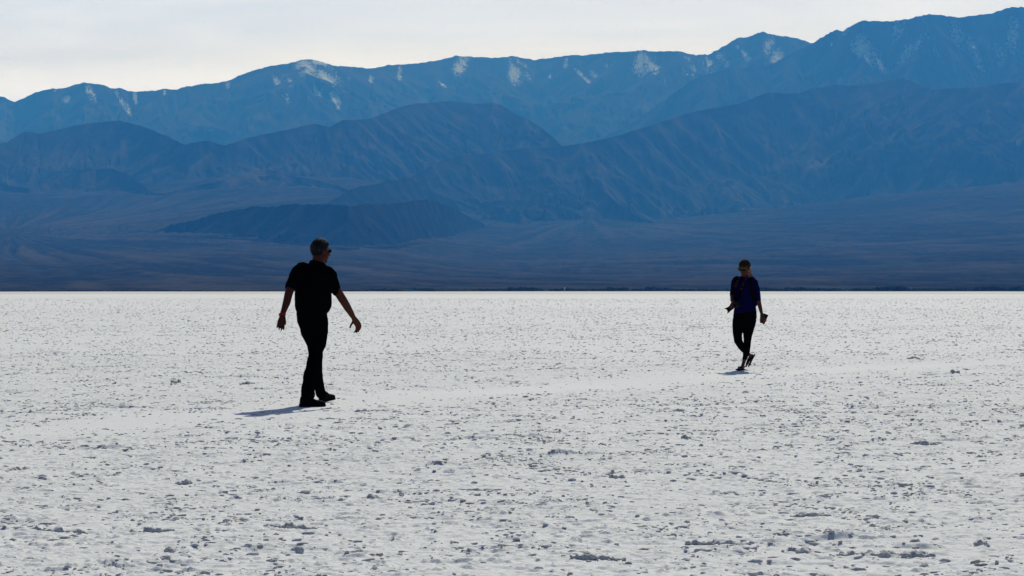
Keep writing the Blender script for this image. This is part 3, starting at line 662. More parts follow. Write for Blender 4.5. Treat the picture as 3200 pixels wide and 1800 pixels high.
# collar band standing round the neck
bm = bmesh.new()
rings = []
for k in range(25):
    a_ = 2 * math.pi * k / 24
    c_ = M(610, 246, DT) + (RT * math.cos(a_) * .078 + FW * math.sin(a_) * .074) + UP * (-.012 * math.cos(a_) - 0.010 * math.sin(a_))
    out = (RT * math.cos(a_) + FW * math.sin(a_))
    rings.append((c_ - UP * .004, out * 0.007 + UP * 0.002, UP * 0.019 - out * .010))
vs = []
for (c_, u, v) in rings[:-1]: vs.append([bm.verts.new(c_ + u * x + v * z) for x, z in ((-1, -1), (1, -1), (1.6, 0.2), (1, 1), (-1, 1))])
for i in range(24):
    r0, r1 = vs[i], vs[(i + 1) % 24]
    for k in range(5): bm.faces.new((r0[k], r0[(k + 1) % 5], r1[(k + 1) % 5], r1[k]))
finish('collar', bm, BLACK, shirt)
# trousers
bm = bmesh.new()
add_loft(bm, [tr(566, 606, .166, .118), tr(567, 640, .170, .124), tr(571, 680, .172, .130), tr(579, 725, .166, .130), tr(592, 775, .148, .120), tr(600, 810, .11, .10)], 28, 2.2)
add_limb(bm, [M(540, 735, DT), M(566, 790, DT + .03), M(592, 860, DT + .10), M(597, 940, DT + .20), M(600, 1010, .66), M(606, 1080, .73), M(618, 1160, .80), M(637, 1232, .87)],
         [.095, .096, .088, .072, .066, .061, .059, .056], 22)
add_limb(bm, [M(625, 740, DT), M(618, 790, .40), M(605, 860, .36), M(592, 940, .29), M(572, 1010, .20), M(555, 1080, .12), M(542, 1160, .05), M(538, 1243, 0.0)],
         [.092, .097, .092, .072, .066, .066, .067, .074], 22)
finish('trousers', bm, BLACK_T, man, voxel=0.006, smooth=3, fold=(0.006, 8, 9, 710))
# belt loop of lighter metal at the left hip and a dark belt
bm = bmesh.new(); c_ = M(566, 628, DT)
vs = []
for k in range(32):
    a_ = 2 * math.pi * k / 32; p = c_ + RT * math.cos(a_) * .171 + FW * math.sin(a_) * .125; o_ = (RT * math.cos(a_) + FW * math.sin(a_))
    vs.append([bm.verts.new(p + o_ * x + UP * z) for x, z in ((-.004, -.018), (.005, -.018), (.005, .018), (-.004, .018))])
for i in range(32):
    for k in range(4): bm.faces.new((vs[i][k], vs[i][(k + 1) % 4], vs[(i + 1) % 32][(k + 1) % 4], vs[(i + 1) % 32][k]))
finish('belt', bm, BLACK, man)
# shoes
def shoe(heel, yaw, ln, pitch=0.0, mat=LEATHER, name='shoe', tabs=True):
    f = Vector((math.sin(yaw), math.cos(yaw), 0)); sd_ = Vector((math.cos(yaw), -math.sin(yaw), 0)); up = UP.copy()
    q = Matrix.Rotation(pitch, 3, sd_); f = q @ f; up = q @ up; heel = Vector(heel)
    bm = bmesh.new(); rings = []
    for t_, w_, h_ in ((0.0, .024, .075), (.03, .034, .098), (.12, .040, .112), (.25, .041, .112), (.36, .040, .102), (.48, .042, .078), (.62, .047, .062), (.76, .048, .054), (.88, .042, .047), (.96, .028, .038), (1.0, .010, .026)):
        rings.append((heel + f * t_ * ln + up * (h_ * 0.5 + .012), sd_ * w_, up * h_ * 0.5))
    add_loft(bm, rings, 20, 2.6)
    o = finish(name, bm, mat, man, voxel=0.005, smooth=3)
    bm = bmesh.new(); rings = []
    for t_, w_ in ((-.035, .020), (-.01, .034), (.10, .040), (.30, .037), (.45, .037), (.62, .048), (.78, .049), (.90, .042), (.98, .026), (1.015, .010)):
        hs = .013 if t_ > .34 else .018
        rings.append((heel + f * t_ * ln + up * (hs - .001), sd_ * w_, up * hs))
    add_loft(bm, rings, 16, 5.0)
    finish('sole', bm, RUBBER, o, voxel=0.004, smooth=1)
    return o
n0 = M(483, 1328, 0); n0.z = 0.0; n0.y = YM - 0.04
shoe(n0, R(64), 0.278)
f0 = M(634, 1302, .86); f0.z = 0.0; f0.y = YM + .86
shoe(f0, R(27), 0.27, R(5))
# hair: short grey cap with loose strands
bm = bmesh.new()
b2 = bmesh.new(); add_ball(b2, Pm(0, -0.012, 0.018), (0.084 * 1.06, 0.104 * 1.06, 0.103 * 1.06), Rm, 30)
RmI = Rm.inverted()
dl = []
for v in b2.verts:
    q = RmI @ (v.co - Vector(hc))
    lim = -0.098 if q.y < -0.03 else (-0.005 if q.y < 0.045 else 0.060)
    if q.y >= 0.0 and q.y < 0.045 and abs(q.x) > 0.05: lim = -0.030 + 0.9 * max(0, q.y)
    if q.z < lim: v.co = Vector(hc) + Rm @ Vector((q.x * .82, q.y * .82, q.z))
me = bpy.data.meshes.new('t'); b2.to_mesh(me); b2.free(); bm.from_mesh(me); bpy.data.meshes.remove(me)
hair = finish('hair', bm, HAIR_D, man, voxel=0.004, smooth=1, fold=(0.006, 60, 55, 720))
bm = bmesh.new()
for k in range(520):
    a_ = random.uniform(0, 2 * math.pi); e_ = math.acos(random.uniform(-0.25, 1.0))
    d = Vector((math.sin(e_) * math.cos(a_), math.sin(e_) * math.sin(a_), math.cos(e_)))
    if d.y > 0.45 and d.z < 0.5: continue
    p0 = Vector((d.x * .088, d.y * .110 - .012, d.z * .108 + .018))
    tn = Vector((d.x * .5, -1.0 + d.y * .3, -0.35 - .5 * (1 - d.z)))
    tn = (tn - d * tn.dot(d)).normalized(); tn = (tn + d * random.uniform(0.0, .35) + Vector((random.uniform(-.3, .3), random.uniform(-.3, .3), random.uniform(-.3, .3)))).normalized()
    ln = random.uniform(.018, .040); w_ = tn.cross(d).normalized() * random.uniform(.0009, .0018)
    row = []
    for j in range(4):
        q = p0 + tn * ln * j / 3 - d * 0.10 * (j / 3) ** 2 * ln; ww = w_ * (1 - j / 3.3)
        row.append((bm.verts.new(Vector(hc) + Rm @ (q - ww)), bm.verts.new(Vector(hc) + Rm @ (q + ww))))
    for (a0, a1), (b0, b1) in zip(row[:-1], row[1:]): bm.faces.new((a0, a1, b1, b0))
finish('strand', bm, HAIR_LIT, hair)['kind'] = 'stuff'
# sunglasses
def sunglasses(P, Rm, parent, s=1.0, hz_=.021, dz_=0.0):
    bm = bmesh.new()
    for k in (-1, 1):
        c_ = P(k * .034, .092, .003 + dz_); rr = Rm @ Matrix.Rotation(-k * R(16), 3, 'Z')
        add_box(bm, c_, (.031 * s, .0045 * s, hz_ * s), rr, .0042)
    add_box(bm, P(0, .100, .008), (.012 * s, .004 * s, .005 * s), Rm, .001)
    o = finish('sunglasses', bm, GLASS_D, parent)
    for k in (-1, 1):
        bm = bmesh.new(); add_limb(bm, [P(k * .066, .083, .012), P(k * .078, .035, .011), P(k * .080, -.012, .006)], [.0045 * s, .004 * s, .003 * s], 8)
        finish('temple', bm, PLASTIC, o)
    return o
sunglasses(Pm, Rm, man, 1.06)
# red wristband on the left wrist
def band(c_, ax, r_, h_, th, mat, name, parent, n=28):
    bm = bmesh.new(); u, v = frame(Vector(ax)); tn = Vector(ax).normalized(); vs = []
    for k in range(n):
        a_ = 2 * math.pi * k / n; o_ = u * math.cos(a_) + v * math.sin(a_)
        vs.append([bm.verts.new(Vector(c_) + o_ * (r_ + x) + tn * z) for x, z in ((0, -h_), (th, -h_ * .8), (th, h_ * .8), (0, h_))])
    for i in range(n):
        for k in range(4): bm.faces.new((vs[i][k], vs[i][(k + 1) % 4], vs[(i + 1) % n][(k + 1) % 4], vs[(i + 1) % n][k]))
    return finish(name, bm, mat, parent)
wb = band(M(346, 636, DT - .284), M(346, 632, DT - .28) - M(355, 605, DT - .26), .0285, .015, .005, RED, 'wristband', man)
bm = bmesh.new(); add_box(bm, M(326, 635, DT - .30), (.012, .010, .014), rotz(R(20)), .004); finish('band_case', bm, RED, wb)

# ------------------------------------------------------------------ the woman: walking towards the camera
YW = 33.85
def Wm(zx, zy, dy=0.0): return wp(2200 + zx / 3.293, 780 + zy / 3.293, YW + dy)
base = Wm(385, 1243, 0)
woman = empty('person', (base.x, base.y, 0), 'woman walking in indigo top, black leggings, flip flops and khaki cap', 'person')
pw = R(30); WF = Vector((-math.sin(pw), -math.cos(pw), 0)); WR = Vector((math.cos(pw), -math.sin(pw), 0))   # WR points to the image right (her left)
DW = 0.28
def wr_(zx, zy, a_, b_, dy=DW, tilt=0.0, fwd=0.0):
    return (Wm(zx, zy, dy) + WF * fwd, (WR + UP * tilt) * a_, WF * b_)
bm = bmesh.new()
hcw = Wm(418, 186, DW - .03)
yaw_w = R(180) - R(36)
Pw, Rw = add_head(bm, hcw, yaw_w, R(-8), 0.96)
add_limb(bm, [Wm(424, 235, DW), Wm(420, 300, DW)], [.050, .054], 16)
add_loft(bm, [wr_(418, 285, .07, .055), wr_(418, 310, .135, .07), wr_(420, 360, .14, .09), wr_(422, 450, .125, .10), wr_(424, 540, .12, .10), wr_(424, 640, .14, .10), wr_(422, 720, .13, .10)], 20)
# her right arm (image left) bends forward to the camera, her left arm hangs with the phone
add_limb(bm, [Wm(325, 312, DW + .06), Wm(306, 380, DW + .05), Wm(294, 455, DW + .02), Wm(290, 478, DW - .02), Wm(291, 505, DW - .10), Wm(292, 528, DW - .16)], [.042, .038, .035, .035, .030, .024], 14)
add_limb(bm, [Wm(510, 320, DW - .07), Wm(535, 390, DW - .07), Wm(556, 500, DW - .07), Wm(565, 545, DW - .09), Wm(580, 605, DW - .13), Wm(596, 668, DW - .17)], [.044, .040, .037, .035, .030, .0225], 14)
add_hand(bm, Wm(294, 536, DW - .18), Wm(283, 566, DW - .27), (0.5, -0.3, 0.3), (-0.1, 0.1, -0.95), 0.075, (0.45, 0.45, 0.5, 0.5), 0.7, 0.034, 0.08)
hw = Wm(597, 674, DW - .175)
add_hand(bm, hw, Wm(615, 722, DW - .20), (-0.85, -0.20, -0.25), (-0.05, 0.97, 0.0), 0.070, (0.12, 0.62, 0.66, 0.7), 0.35, 0.034, 0.03)
# legs and bare feet
add_limb(bm, [Wm(462, 720, DW), Wm(458, 800, DW - .04), Wm(450, 870, .21), Wm(446, 950, .16), Wm(438, 1030, .12), Wm(424, 1110, .06), Wm(410, 1155, .03), Wm(398, 1196, .01)], [.06, .06, .05, .042, .042, .033, .026, .026], 14)
add_limb(bm, [Wm(358, 720, DW), Wm(347, 790, DW), Wm(345, 870, .22), Wm(352, 940, .18), Wm(390, 1003, .34), Wm(442, 1062, .52), Wm(470, 1085, .60), Wm(486, 1096, .63)], [.055, .055, .05, .045, .042, .034, .027, .026], 14)
fyaw = R(180) + R(28)
fA = Wm(402, 1224, .03); fdir = Vector((-math.sin(R(30)), -math.cos(R(30)), 0)); fA.z = .05
add_limb(bm, [fA, fA + fdir * .09 + UP * -.012, fA + fdir * .17 + UP * -.022], [.030, .030, .018], 14)
hB, tB = Wm(489, 1090, .64), Wm(438, 1188, .55)
add_limb(bm, [hB, hB.lerp(tB, .5) + Vector((-.008, 0, .0)), tB], [.030, .027, .017], 14)
for k in range(5):   # toes
    sx = (k - 2) * .014; sdv = Vector((fdir.y, -fdir.x, 0)) * -1
    p = fA + fdir * .185 + sdv * sx + UP * -.028; add_limb(bm, [p, p + fdir * (.028 - .003 * k)], [.009, .008], 8)
    ax = (tB - hB).normalized(); sd2 = Vector((0.25, -0.95, 0.1)).normalized()
    p = tB + ax * .01 + sd2 * sx * 0.9; add_limb(bm, [p, p + ax * .022], [.008, .007], 8)
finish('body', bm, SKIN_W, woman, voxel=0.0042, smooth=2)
# top
bm = bmesh.new()
add_loft(bm, [wr_(420, 284, .062, .058), wr_(419, 294, .092, .072), wr_(417, 306, .142, .088), wr_(417, 326, .160, .102, fwd=.005), wr_(420, 365, .160, .118, fwd=.014), wr_(421, 410, .158, .124, fwd=.018), wr_(423, 470, .150, .116, fwd=.008),
              wr_(424, 530, .152, .116), wr_(424, 580, .164, .126), wr_(423, 620, .174, .134), wr_(421, 642, .178, .136, tilt=.10), wr_(420, 650, .176, .132, tilt=.14)], 28, 2.2)
add_limb(bm, [Wm(338, 310, DW + .05), Wm(318, 330, DW + .06), Wm(305, 390, DW + .05), Wm(294, 440, DW + .03), Wm(290, 466, DW - .01)], [.060, .056, .047, .042, .040], 18)
add_limb(bm, [Wm(496, 318, DW - .05), Wm(518, 342, DW - .07), Wm(538, 400, DW - .07), Wm(554, 470, DW - .07), Wm(561, 522, DW - .08)], [.062, .059, .050, .044, .040], 18)
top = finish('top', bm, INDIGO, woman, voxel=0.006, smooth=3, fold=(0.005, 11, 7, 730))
bm = bmesh.new(); add_ball(bm, Wm(433, 355, DW - .128), (.006, .003, .005), None, 8); finish('chest_logo', bm, WHITE, top)
# leggings
bm = bmesh.new()
add_loft(bm, [wr_(425, 585, .160, .118), wr_(424, 640, .178, .132), wr_(421, 690, .188, .140), wr_(418, 735, .180, .138), wr_(416, 775, .155, .122), wr_(412, 815, .12, .09)], 26, 2.2)
add_limb(bm, [Wm(468, 725, DW), Wm(462, 790, DW - .04), Wm(450, 870, .21), Wm(446, 950, .16), Wm(443, 995, .14), Wm(438, 1040, .12), Wm(426, 1098, .07), Wm(417, 1126, .05)], [.108, .092, .072, .056, .054, .055, .041, .035], 20)
add_limb(bm, [Wm(356, 725, DW), Wm(347, 790, DW), Wm(345, 870, .22), Wm(352, 940, .18), Wm(385, 997, .32), Wm(420, 1040, .44), Wm(448, 1066, .53)], [.094, .084, .072, .064, .055, .047, .038], 20)
finish('leggings', bm, LEGGING, woman, voxel=0.006, smooth=3, fold=(0.003, 14, 12, 740))
# flip flops
def flip_flop(heel, toe, nrm, ln, wid=.043):
    heel, toe, nrm = Vector(heel), Vector(toe), Vector(nrm).normalized(); f = (toe - heel).normalized(); sd_ = f.cross(nrm).normalized(); nrm = sd_.cross(f).normalized()
    bm = bmesh.new(); rings = []
    for t_, w_ in ((0, .012), (.03, .024), (.12, .032), (.30, .031), (.48, .033), (.70, wid), (.86, wid * .95), (.96, .026), (1.0, .010)):
        rings.append((heel + f * t_ * ln, sd_ * w_, nrm * .010))
    add_loft(bm, rings, 16, 4.0)
    o = finish('flip_flop', bm, RUBBER, woman, voxel=.004, smooth=1)
    bm = bmesh.new(); tp = heel + f * ln * .80 + nrm * .018
    for k in (-1, 1):
        add_limb(bm, [tp, heel + f * ln * .64 + sd_ * k * .028 + nrm * .045, heel + f * ln * .42 + sd_ * k * .036 + nrm * .012], [.006, .008, .008], 8)
    finish('thong_strap', bm, RUBBER, o)
hA = fA - fdir * .045; hA.z = .011
flip_flop(hA, hA + fdir, UP, .255)
ax = (tB - hB).normalized(); nrmB = Vector((-0.86, 0.0, 0.0)); nrmB = (nrmB - ax * nrmB.dot(ax)).normalized()
flip_flop(hB - ax * .040 - nrmB * .036, hB + ax - nrmB * .036, nrmB, .245)
# cap, hair, sunglasses
bm = bmesh.new()
b2 = bmesh.new(); add_ball(b2, Pw(0, -.010, .032), (.087, .108, .096), Rw, 26)
RwI = Rw.inverted()
for v in b2.verts:
    q = RwI @ (v.co - Vector(hcw))
    lim = .022 + .10 * q.y
    if q.z < lim: v.co = Vector(hcw) + Rw @ Vector((q.x * .93, q.y * .93, max(q.z, lim - .02)))
me = bpy.data.meshes.new('t'); b2.to_mesh(me); b2.free(); bm.from_mesh(me); bpy.data.meshes.remove(me)
cap = finish('cap', bm, KHAKI, woman, voxel=.005, smooth=2)
bm = bmesh.new(); row = []
for k in range(17):
    a_ = R(-64 + 128 * k / 16); ca, sa = math.cos(a_), math.sin(a_)
    dz = -.020 * (abs(sa)) ** 1.6
    i_ = (.084 * sa, .096 * ca - .010, .046 + dz * .5); o2 = (.078 * sa * 1.08, (.092 * ca - .010) + .116 * max(0, ca) ** .8, .012 + dz)
    row.append([bm.verts.new(Pw(*[x / .96 for x in i_])), bm.verts.new(Pw(*[x / .96 for x in o2])),
                bm.verts.new(Pw(o2[0] / .96, o2[1] / .96, (o2[2] - .005) / .96)), bm.verts.new(Pw(i_[0] / .96, i_[1] / .96, (i_[2] - .006) / .96))])
for r0, r1 in zip(row[:-1], row[1:]):
    for k in range(4): bm.faces.new((r0[k], r0[(k + 1) % 4], r1[(k + 1) % 4], r1[k]))
bm.faces.new(row[0]); bm.faces.new(list(reversed(row[-1])))
finish('brim', bm, BRIM, cap)
bm = bmesh.new(); add_ball(bm, Pw(0, -.010, .126), (.006, .006, .0025), Rw, 8); finish('cap_button', bm, KHAKI, cap)
bm = bmesh.new()
add_ball(bm, Pw(0, -.045, -.005), (.074, .062, .072), Rw, 18)
for k in range(9):
    o_ = Vector((random.uniform(-.012, .012), random.uniform(-.012, .012), 0))
    add_limb(bm, [Pw(0, -.105, .005) + o_ * .4, Wm(478, 205, DW + .07) + o_, Wm(474, 240, DW + .07) + o_ * 1.6, Wm(480, 270, DW + .07) + o_ * 2.0, Wm(490 + random.uniform(-6, 6), 292 + random.uniform(-8, 8), DW + .06) + o_ * 2],
             [.012, .012, .011, .008, .003], 8)
finish('hair', bm, HAIR_B, woman, voxel=.004, smooth=1, fold=(.003, 50, 14, 750))
sunglasses(Pw, Rw, woman, 1.08, .024, -.014)
band(Wm(595, 672, DW - .173), Wm(596, 668, DW - .17) - Wm(580, 605, DW - .13), .0235, .008, .005, CUFF, 'bracelet', woman)
band(Wm(291, 520, DW - .14), Wm(292, 528, DW - .16) - Wm(291, 505, DW - .10), .0265, .010, .004, CUFF, 'bracelet', woman)

# phone in her left hand
pcn = wp(2387.6, 996.0, YW + DW - .165)
phone = empty('phone', pcn, 'black phone held down in the hand of the woman in indigo', 'phone')
prot = Matrix.Rotation(R(24), 3, 'Y') @ rotz(R(-6))
bm = bmesh.new(); add_box(bm, pcn, (.039, .0048, .077), prot, .004); finish('phone_case', bm, PLASTIC, phone)
bm = bmesh.new(); add_box(bm, pcn + prot @ Vector((0, .0052, 0)), (.035, .0006, .072), prot, .0003); finish('screen', bm, GLASS_D, phone)
bm = bmesh.new(); add_box(bm, pcn + prot @ Vector((.018, -.0056, .052)), (.010, .0012, .012), prot, .0008); finish('lens_bump', bm, GLASS_D, phone)

# photo camera hanging at her hip on a patterned neck strap
cb = wp(2250 + 650 / 13.175, 920 + 405 / 13.175, YW + DW - .20)
hoodc = wp(2250 + 318 / 13.175, 920 + 640 / 13.175, YW + DW - .27)
camera = empty('camera', cb, 'black camera with long hooded lens hanging at the hip of the woman in indigo', 'camera')
ax = (hoodc - cb).normalized(); u, v = frame(ax, Vector((0.3, 0.2, 1)))
rot = Matrix((u, v, ax)).transposed()
bm = bmesh.new(); add_box(bm, cb + ax * -.005, (.062, .044, .026), rot, .010); add_box(bm, cb + ax * .012 + u * .050, (.015, .040, .022), rot, .008)
add_box(bm, cb + ax * .004 - v * .050, (.024, .014, .024), rot, .008)
finish('camera_body', bm, PLASTIC, camera, voxel=.003, smooth=2)
ll = (hoodc - cb).length
bm = bmesh.new()
for a0, a1, r0, r1 in ((.015, ll * .42, .033, .034), (ll * .42, ll * .72, .0365, .0365), (ll * .70, ll * .80, .034, .034)):
    add_loft(bm, [(cb + ax * a0, u * r0, v * r0), (cb + ax * a1, u * r1, v * r1)], 24)
finish('lens', bm, PLASTIC, camera)
av = math.atan2(-v.y, -u.y)
bm = bmesh.new(); rows = []
for k in range(32):
    a_ = 2 * math.pi * k / 32; o_ = u * math.cos(a_) + v * math.sin(a_); e = ll + .012 - .026 * math.cos(2 * (a_ - av))
    rows.append([bm.verts.new(cb + ax * (ll * .74) + o_ * .037), bm.verts.new(cb + ax * e + o_ * .0445), bm.verts.new(cb + ax * e + o_ * .0415), bm.verts.new(cb + ax * (ll * .76) + o_ * .034)])
for i in range(32):
    for k in range(4): bm.faces.new((rows[i][k], rows[i][(k + 1) % 4], rows[(i + 1) % 32][(k + 1) % 4], rows[(i + 1) % 32][k]))
finish('lens_hood', bm, PLASTIC, camera)
def ribbon(bm, pts, w_, th, wide):
    rows = []; pts = [Vector(p) for p in pts]
    for i, p in enumerate(pts):
        tn = (pts[min(i + 1, len(pts) - 1)] - pts[max(i - 1, 0)]).normalized(); wd = Vector(wide); wd = (wd - tn * wd.dot(tn)).normalized(); nn = tn.cross(wd)
        rows.append([bm.verts.new(p + wd * a_ * w_ + nn * b_ * th) for a_, b_ in ((-1, -1), (1, -1), (1, 1), (-1, 1))])
    for r0, r1 in zip(rows[:-1], rows[1:]):
        for k in range(4): bm.faces.new((r0[k], r0[(k + 1) % 4], r1[(k + 1) % 4], r1[k]))
    bm.faces.new(rows[0]); bm.faces.new(list(reversed(rows[-1])))
SF = DW - .150
left_s = [Wm(432, 262, DW + .05), Wm(385, 272, DW - .01), Wm(366, 292, DW - .08), Wm(346, 330, SF + .01), Wm(324, 376, SF), Wm(316, 440, SF), Wm(318, 500, SF), Wm(322, 545, DW - .20)]
right_s = [Wm(432, 262, DW + .05), Wm(452, 270, DW), Wm(444, 296, DW - .08), Wm(424, 330, DW - .135), Wm(403, 368, SF), Wm(384, 408, SF), Wm(366, 455, SF), Wm(348, 510, SF), Wm(336, 545, DW - .19)]
bm = bmesh.new(); ribbon(bm, left_s, .019, .002, (0.9, -.25, .25)); ribbon(bm, right_s, .019, .002, (0.9, -.25, .25))
stp = finish('neck_strap', bm, NYLON, camera)
def ring(bm, c_, u_, v_, r_, t_):
    rows = []
    for k in range(18):
        a_ = 2 * math.pi * k / 18; o_ = u_ * math.cos(a_) + v_ * math.sin(a_)
        rows.append([bm.verts.new(c_ + o_ * (r_ + x) + u_.cross(v_) * z) for x, z in ((-t_, -.001), (t_, -.001), (t_, .002), (-t_, .002))])
    for i in range(18):
        for k in range(4): bm.faces.new((rows[i][k], rows[i][(k + 1) % 4], rows[(i + 1) % 18][(k + 1) % 4], rows[(i + 1) % 18][k]))
for zx, zy, dd in ((436, 300, DW - .100), (428, 318, DW - .128), (412, 345, DW - .147), (401, 367, SF - .006), (385, 402, SF - .006), (362, 300, DW - .10), (346, 326, SF + .002), (333, 352, SF - .006), (324, 376, SF - .006)):
    bm = bmesh.new(); ring(bm, Wm(zx, zy, dd), Vector((1, 0, .1)).normalized(), Vector((-.3, 0, 1)).normalized(), .0125, .0032)
    finish('strap_ring', bm, RUST, stp)

# backpack behind her with two shoulder straps over the chest
bkc = Wm(424, 440, DW) - WF * .150
backpack = empty('backpack', bkc, 'dark backpack worn by the woman in indigo with straps over both shoulders', 'backpack')
bm = bmesh.new()
add_loft(bm, [(bkc - UP * .22, WR * .11, WF * .045), (bkc - UP * .19, WR * .135, WF * .065), (bkc, WR * .14, WF * .075), (bkc + UP * .14, WR * .125, WF * .065), (bkc + UP * .19, WR * .09, WF * .04)], 24, 3.2)
finish('pack_bag', bm, NYLON, backpack, voxel=.006, smooth=2)
for pts in ([Wm(355, 300, DW + .13), Wm(338, 286, DW + .03), Wm(327, 300, DW - .05), Wm(322, 340, DW - .075), Wm(318, 400, DW - .085), Wm(312, 460, DW - .05), Wm(318, 520, DW + .06)],
            [Wm(470, 296, DW + .02), Wm(482, 292, DW - .06), Wm(484, 320, DW - .150), Wm(484, 370, DW - .185), Wm(486, 420, DW - .19), Wm(500, 480, DW - .165), Wm(520, 530, DW - .09)]):
    bm = bmesh.new(); ribbon(bm, pts, .022, .006, (0.95, -.3, .1)); finish('shoulder_strap', bm, NYLON, backpack)

# ------------------------------------------------------------------ clods and ridges of upheaved salt, each a thing of its own
CLOD_MAT = bpy.data.materials.new('salt_clod'); CLOD_MAT.use_nodes = True; t = CLOD_MAT.node_tree
b = t.nodes['Principled BSDF']; b.inputs['Roughness'].default_value = .92; b.inputs['Specular IOR Level'].default_value = .1
c = t.nodes.new('ShaderNodeTexCoord').outputs['Object']
n = noise(t, c, 14, 6, .65)
t.links.new(mixc(t, ramp(t, n, [(.38, 0.0), (.62, 1.0)]), (.50, .465, .42), (.66, .645, .62)), b.inputs['Base Color'])
bp = t.nodes.new('ShaderNodeBump'); bp.inputs['Strength'].default_value = .6; bp.inputs['Distance'].default_value = .012
t.links.new(noise(t, c, 60, 4, .7), bp.inputs['Height']); t.links.new(bp.outputs[0], b.inputs['Normal'])
KF = 3200 / 2576.0
def clod(x0, y0, x1, y1, h, name, label, cat, group=None, lumps=None, seed=0):
    """photo span (2576 px wide view) of a clod or ridge; h = height in m"""
    rd = random.Random(seed * 77 + 5)
    a_, b_ = gp(x0 * KF, y0 * KF), gp(x1 * KF, y1 * KF); mid = (a_ + b_) / 2
    z0 = ground_z(mid.x, mid.y)
    o = bmesh.new(); ln = (b_ - a_).length; nl = lumps or max(3, int(ln / (h * 0.75)))
    if ln > 1.2 * h:
        add_limb(o, [a_.lerp(b_, q_ / 8.0) + Vector((0, rd.uniform(-.7, .7) * h, z0 - h * .02)) for q_ in range(9)], [h * rd.uniform(.18, .42) for _ in range(9)], 10, Vector((0, .3, 1)))
    for k in range(nl):
        t_ = (k + rd.uniform(.2, .8)) / nl; p = a_.lerp(b_, t_)
        env = .55 + .45 * math.sin(math.pi * min(max(t_, .05), .95)); hh = .80 * h * env * rd.uniform(.40, 1.1)
        p = p + Vector((rd.uniform(-.3, .3) * h, rd.uniform(-.8, .8) * h, 0))
        rr = Euler((rd.uniform(-.4, .4), rd.uniform(-.4, .4), rd.uniform(0, 3.1))).to_matrix()
        add_ball(o, (p.x, p.y, z0 + hh * .12), (hh * rd.uniform(.8, 1.5), hh * rd.uniform(.7, 1.2), hh * .75), rr, 9)
    ob = finish(name, o, CLOD_MAT, None, voxel=max(.007, h * .11), smooth=1)
    me = ob.data; nv = len(me.vertices); co = np.empty(nv * 3, np.float32); me.vertices.foreach_get('co', co); co = co.reshape(-1, 3).astype(np.float64)
    no = np.empty(nv * 3, np.float32); me.vertices.foreach_get('normal', no); no = no.reshape(-1, 3)
    f = fbm(co[:, 0] / (h * .6) + co[:, 2] / (h * .7), co[:, 1] / (h * .6) - co[:, 2] / (h * .5), 4, 800 + seed, .6)
    co = co + no * (h * .20 * f)[:, None]; co -= np.array((mid.x, mid.y, 0))
    me.vertices.foreach_set('co', co.astype(np.float32).reshape(-1)); me.update(); ob.location = (mid.x, mid.y, 0)
    return tag(ob, label, cat, group)
GC, GR = 'loose clods on the salt flat', 'upheaved ridges in the salt crust'
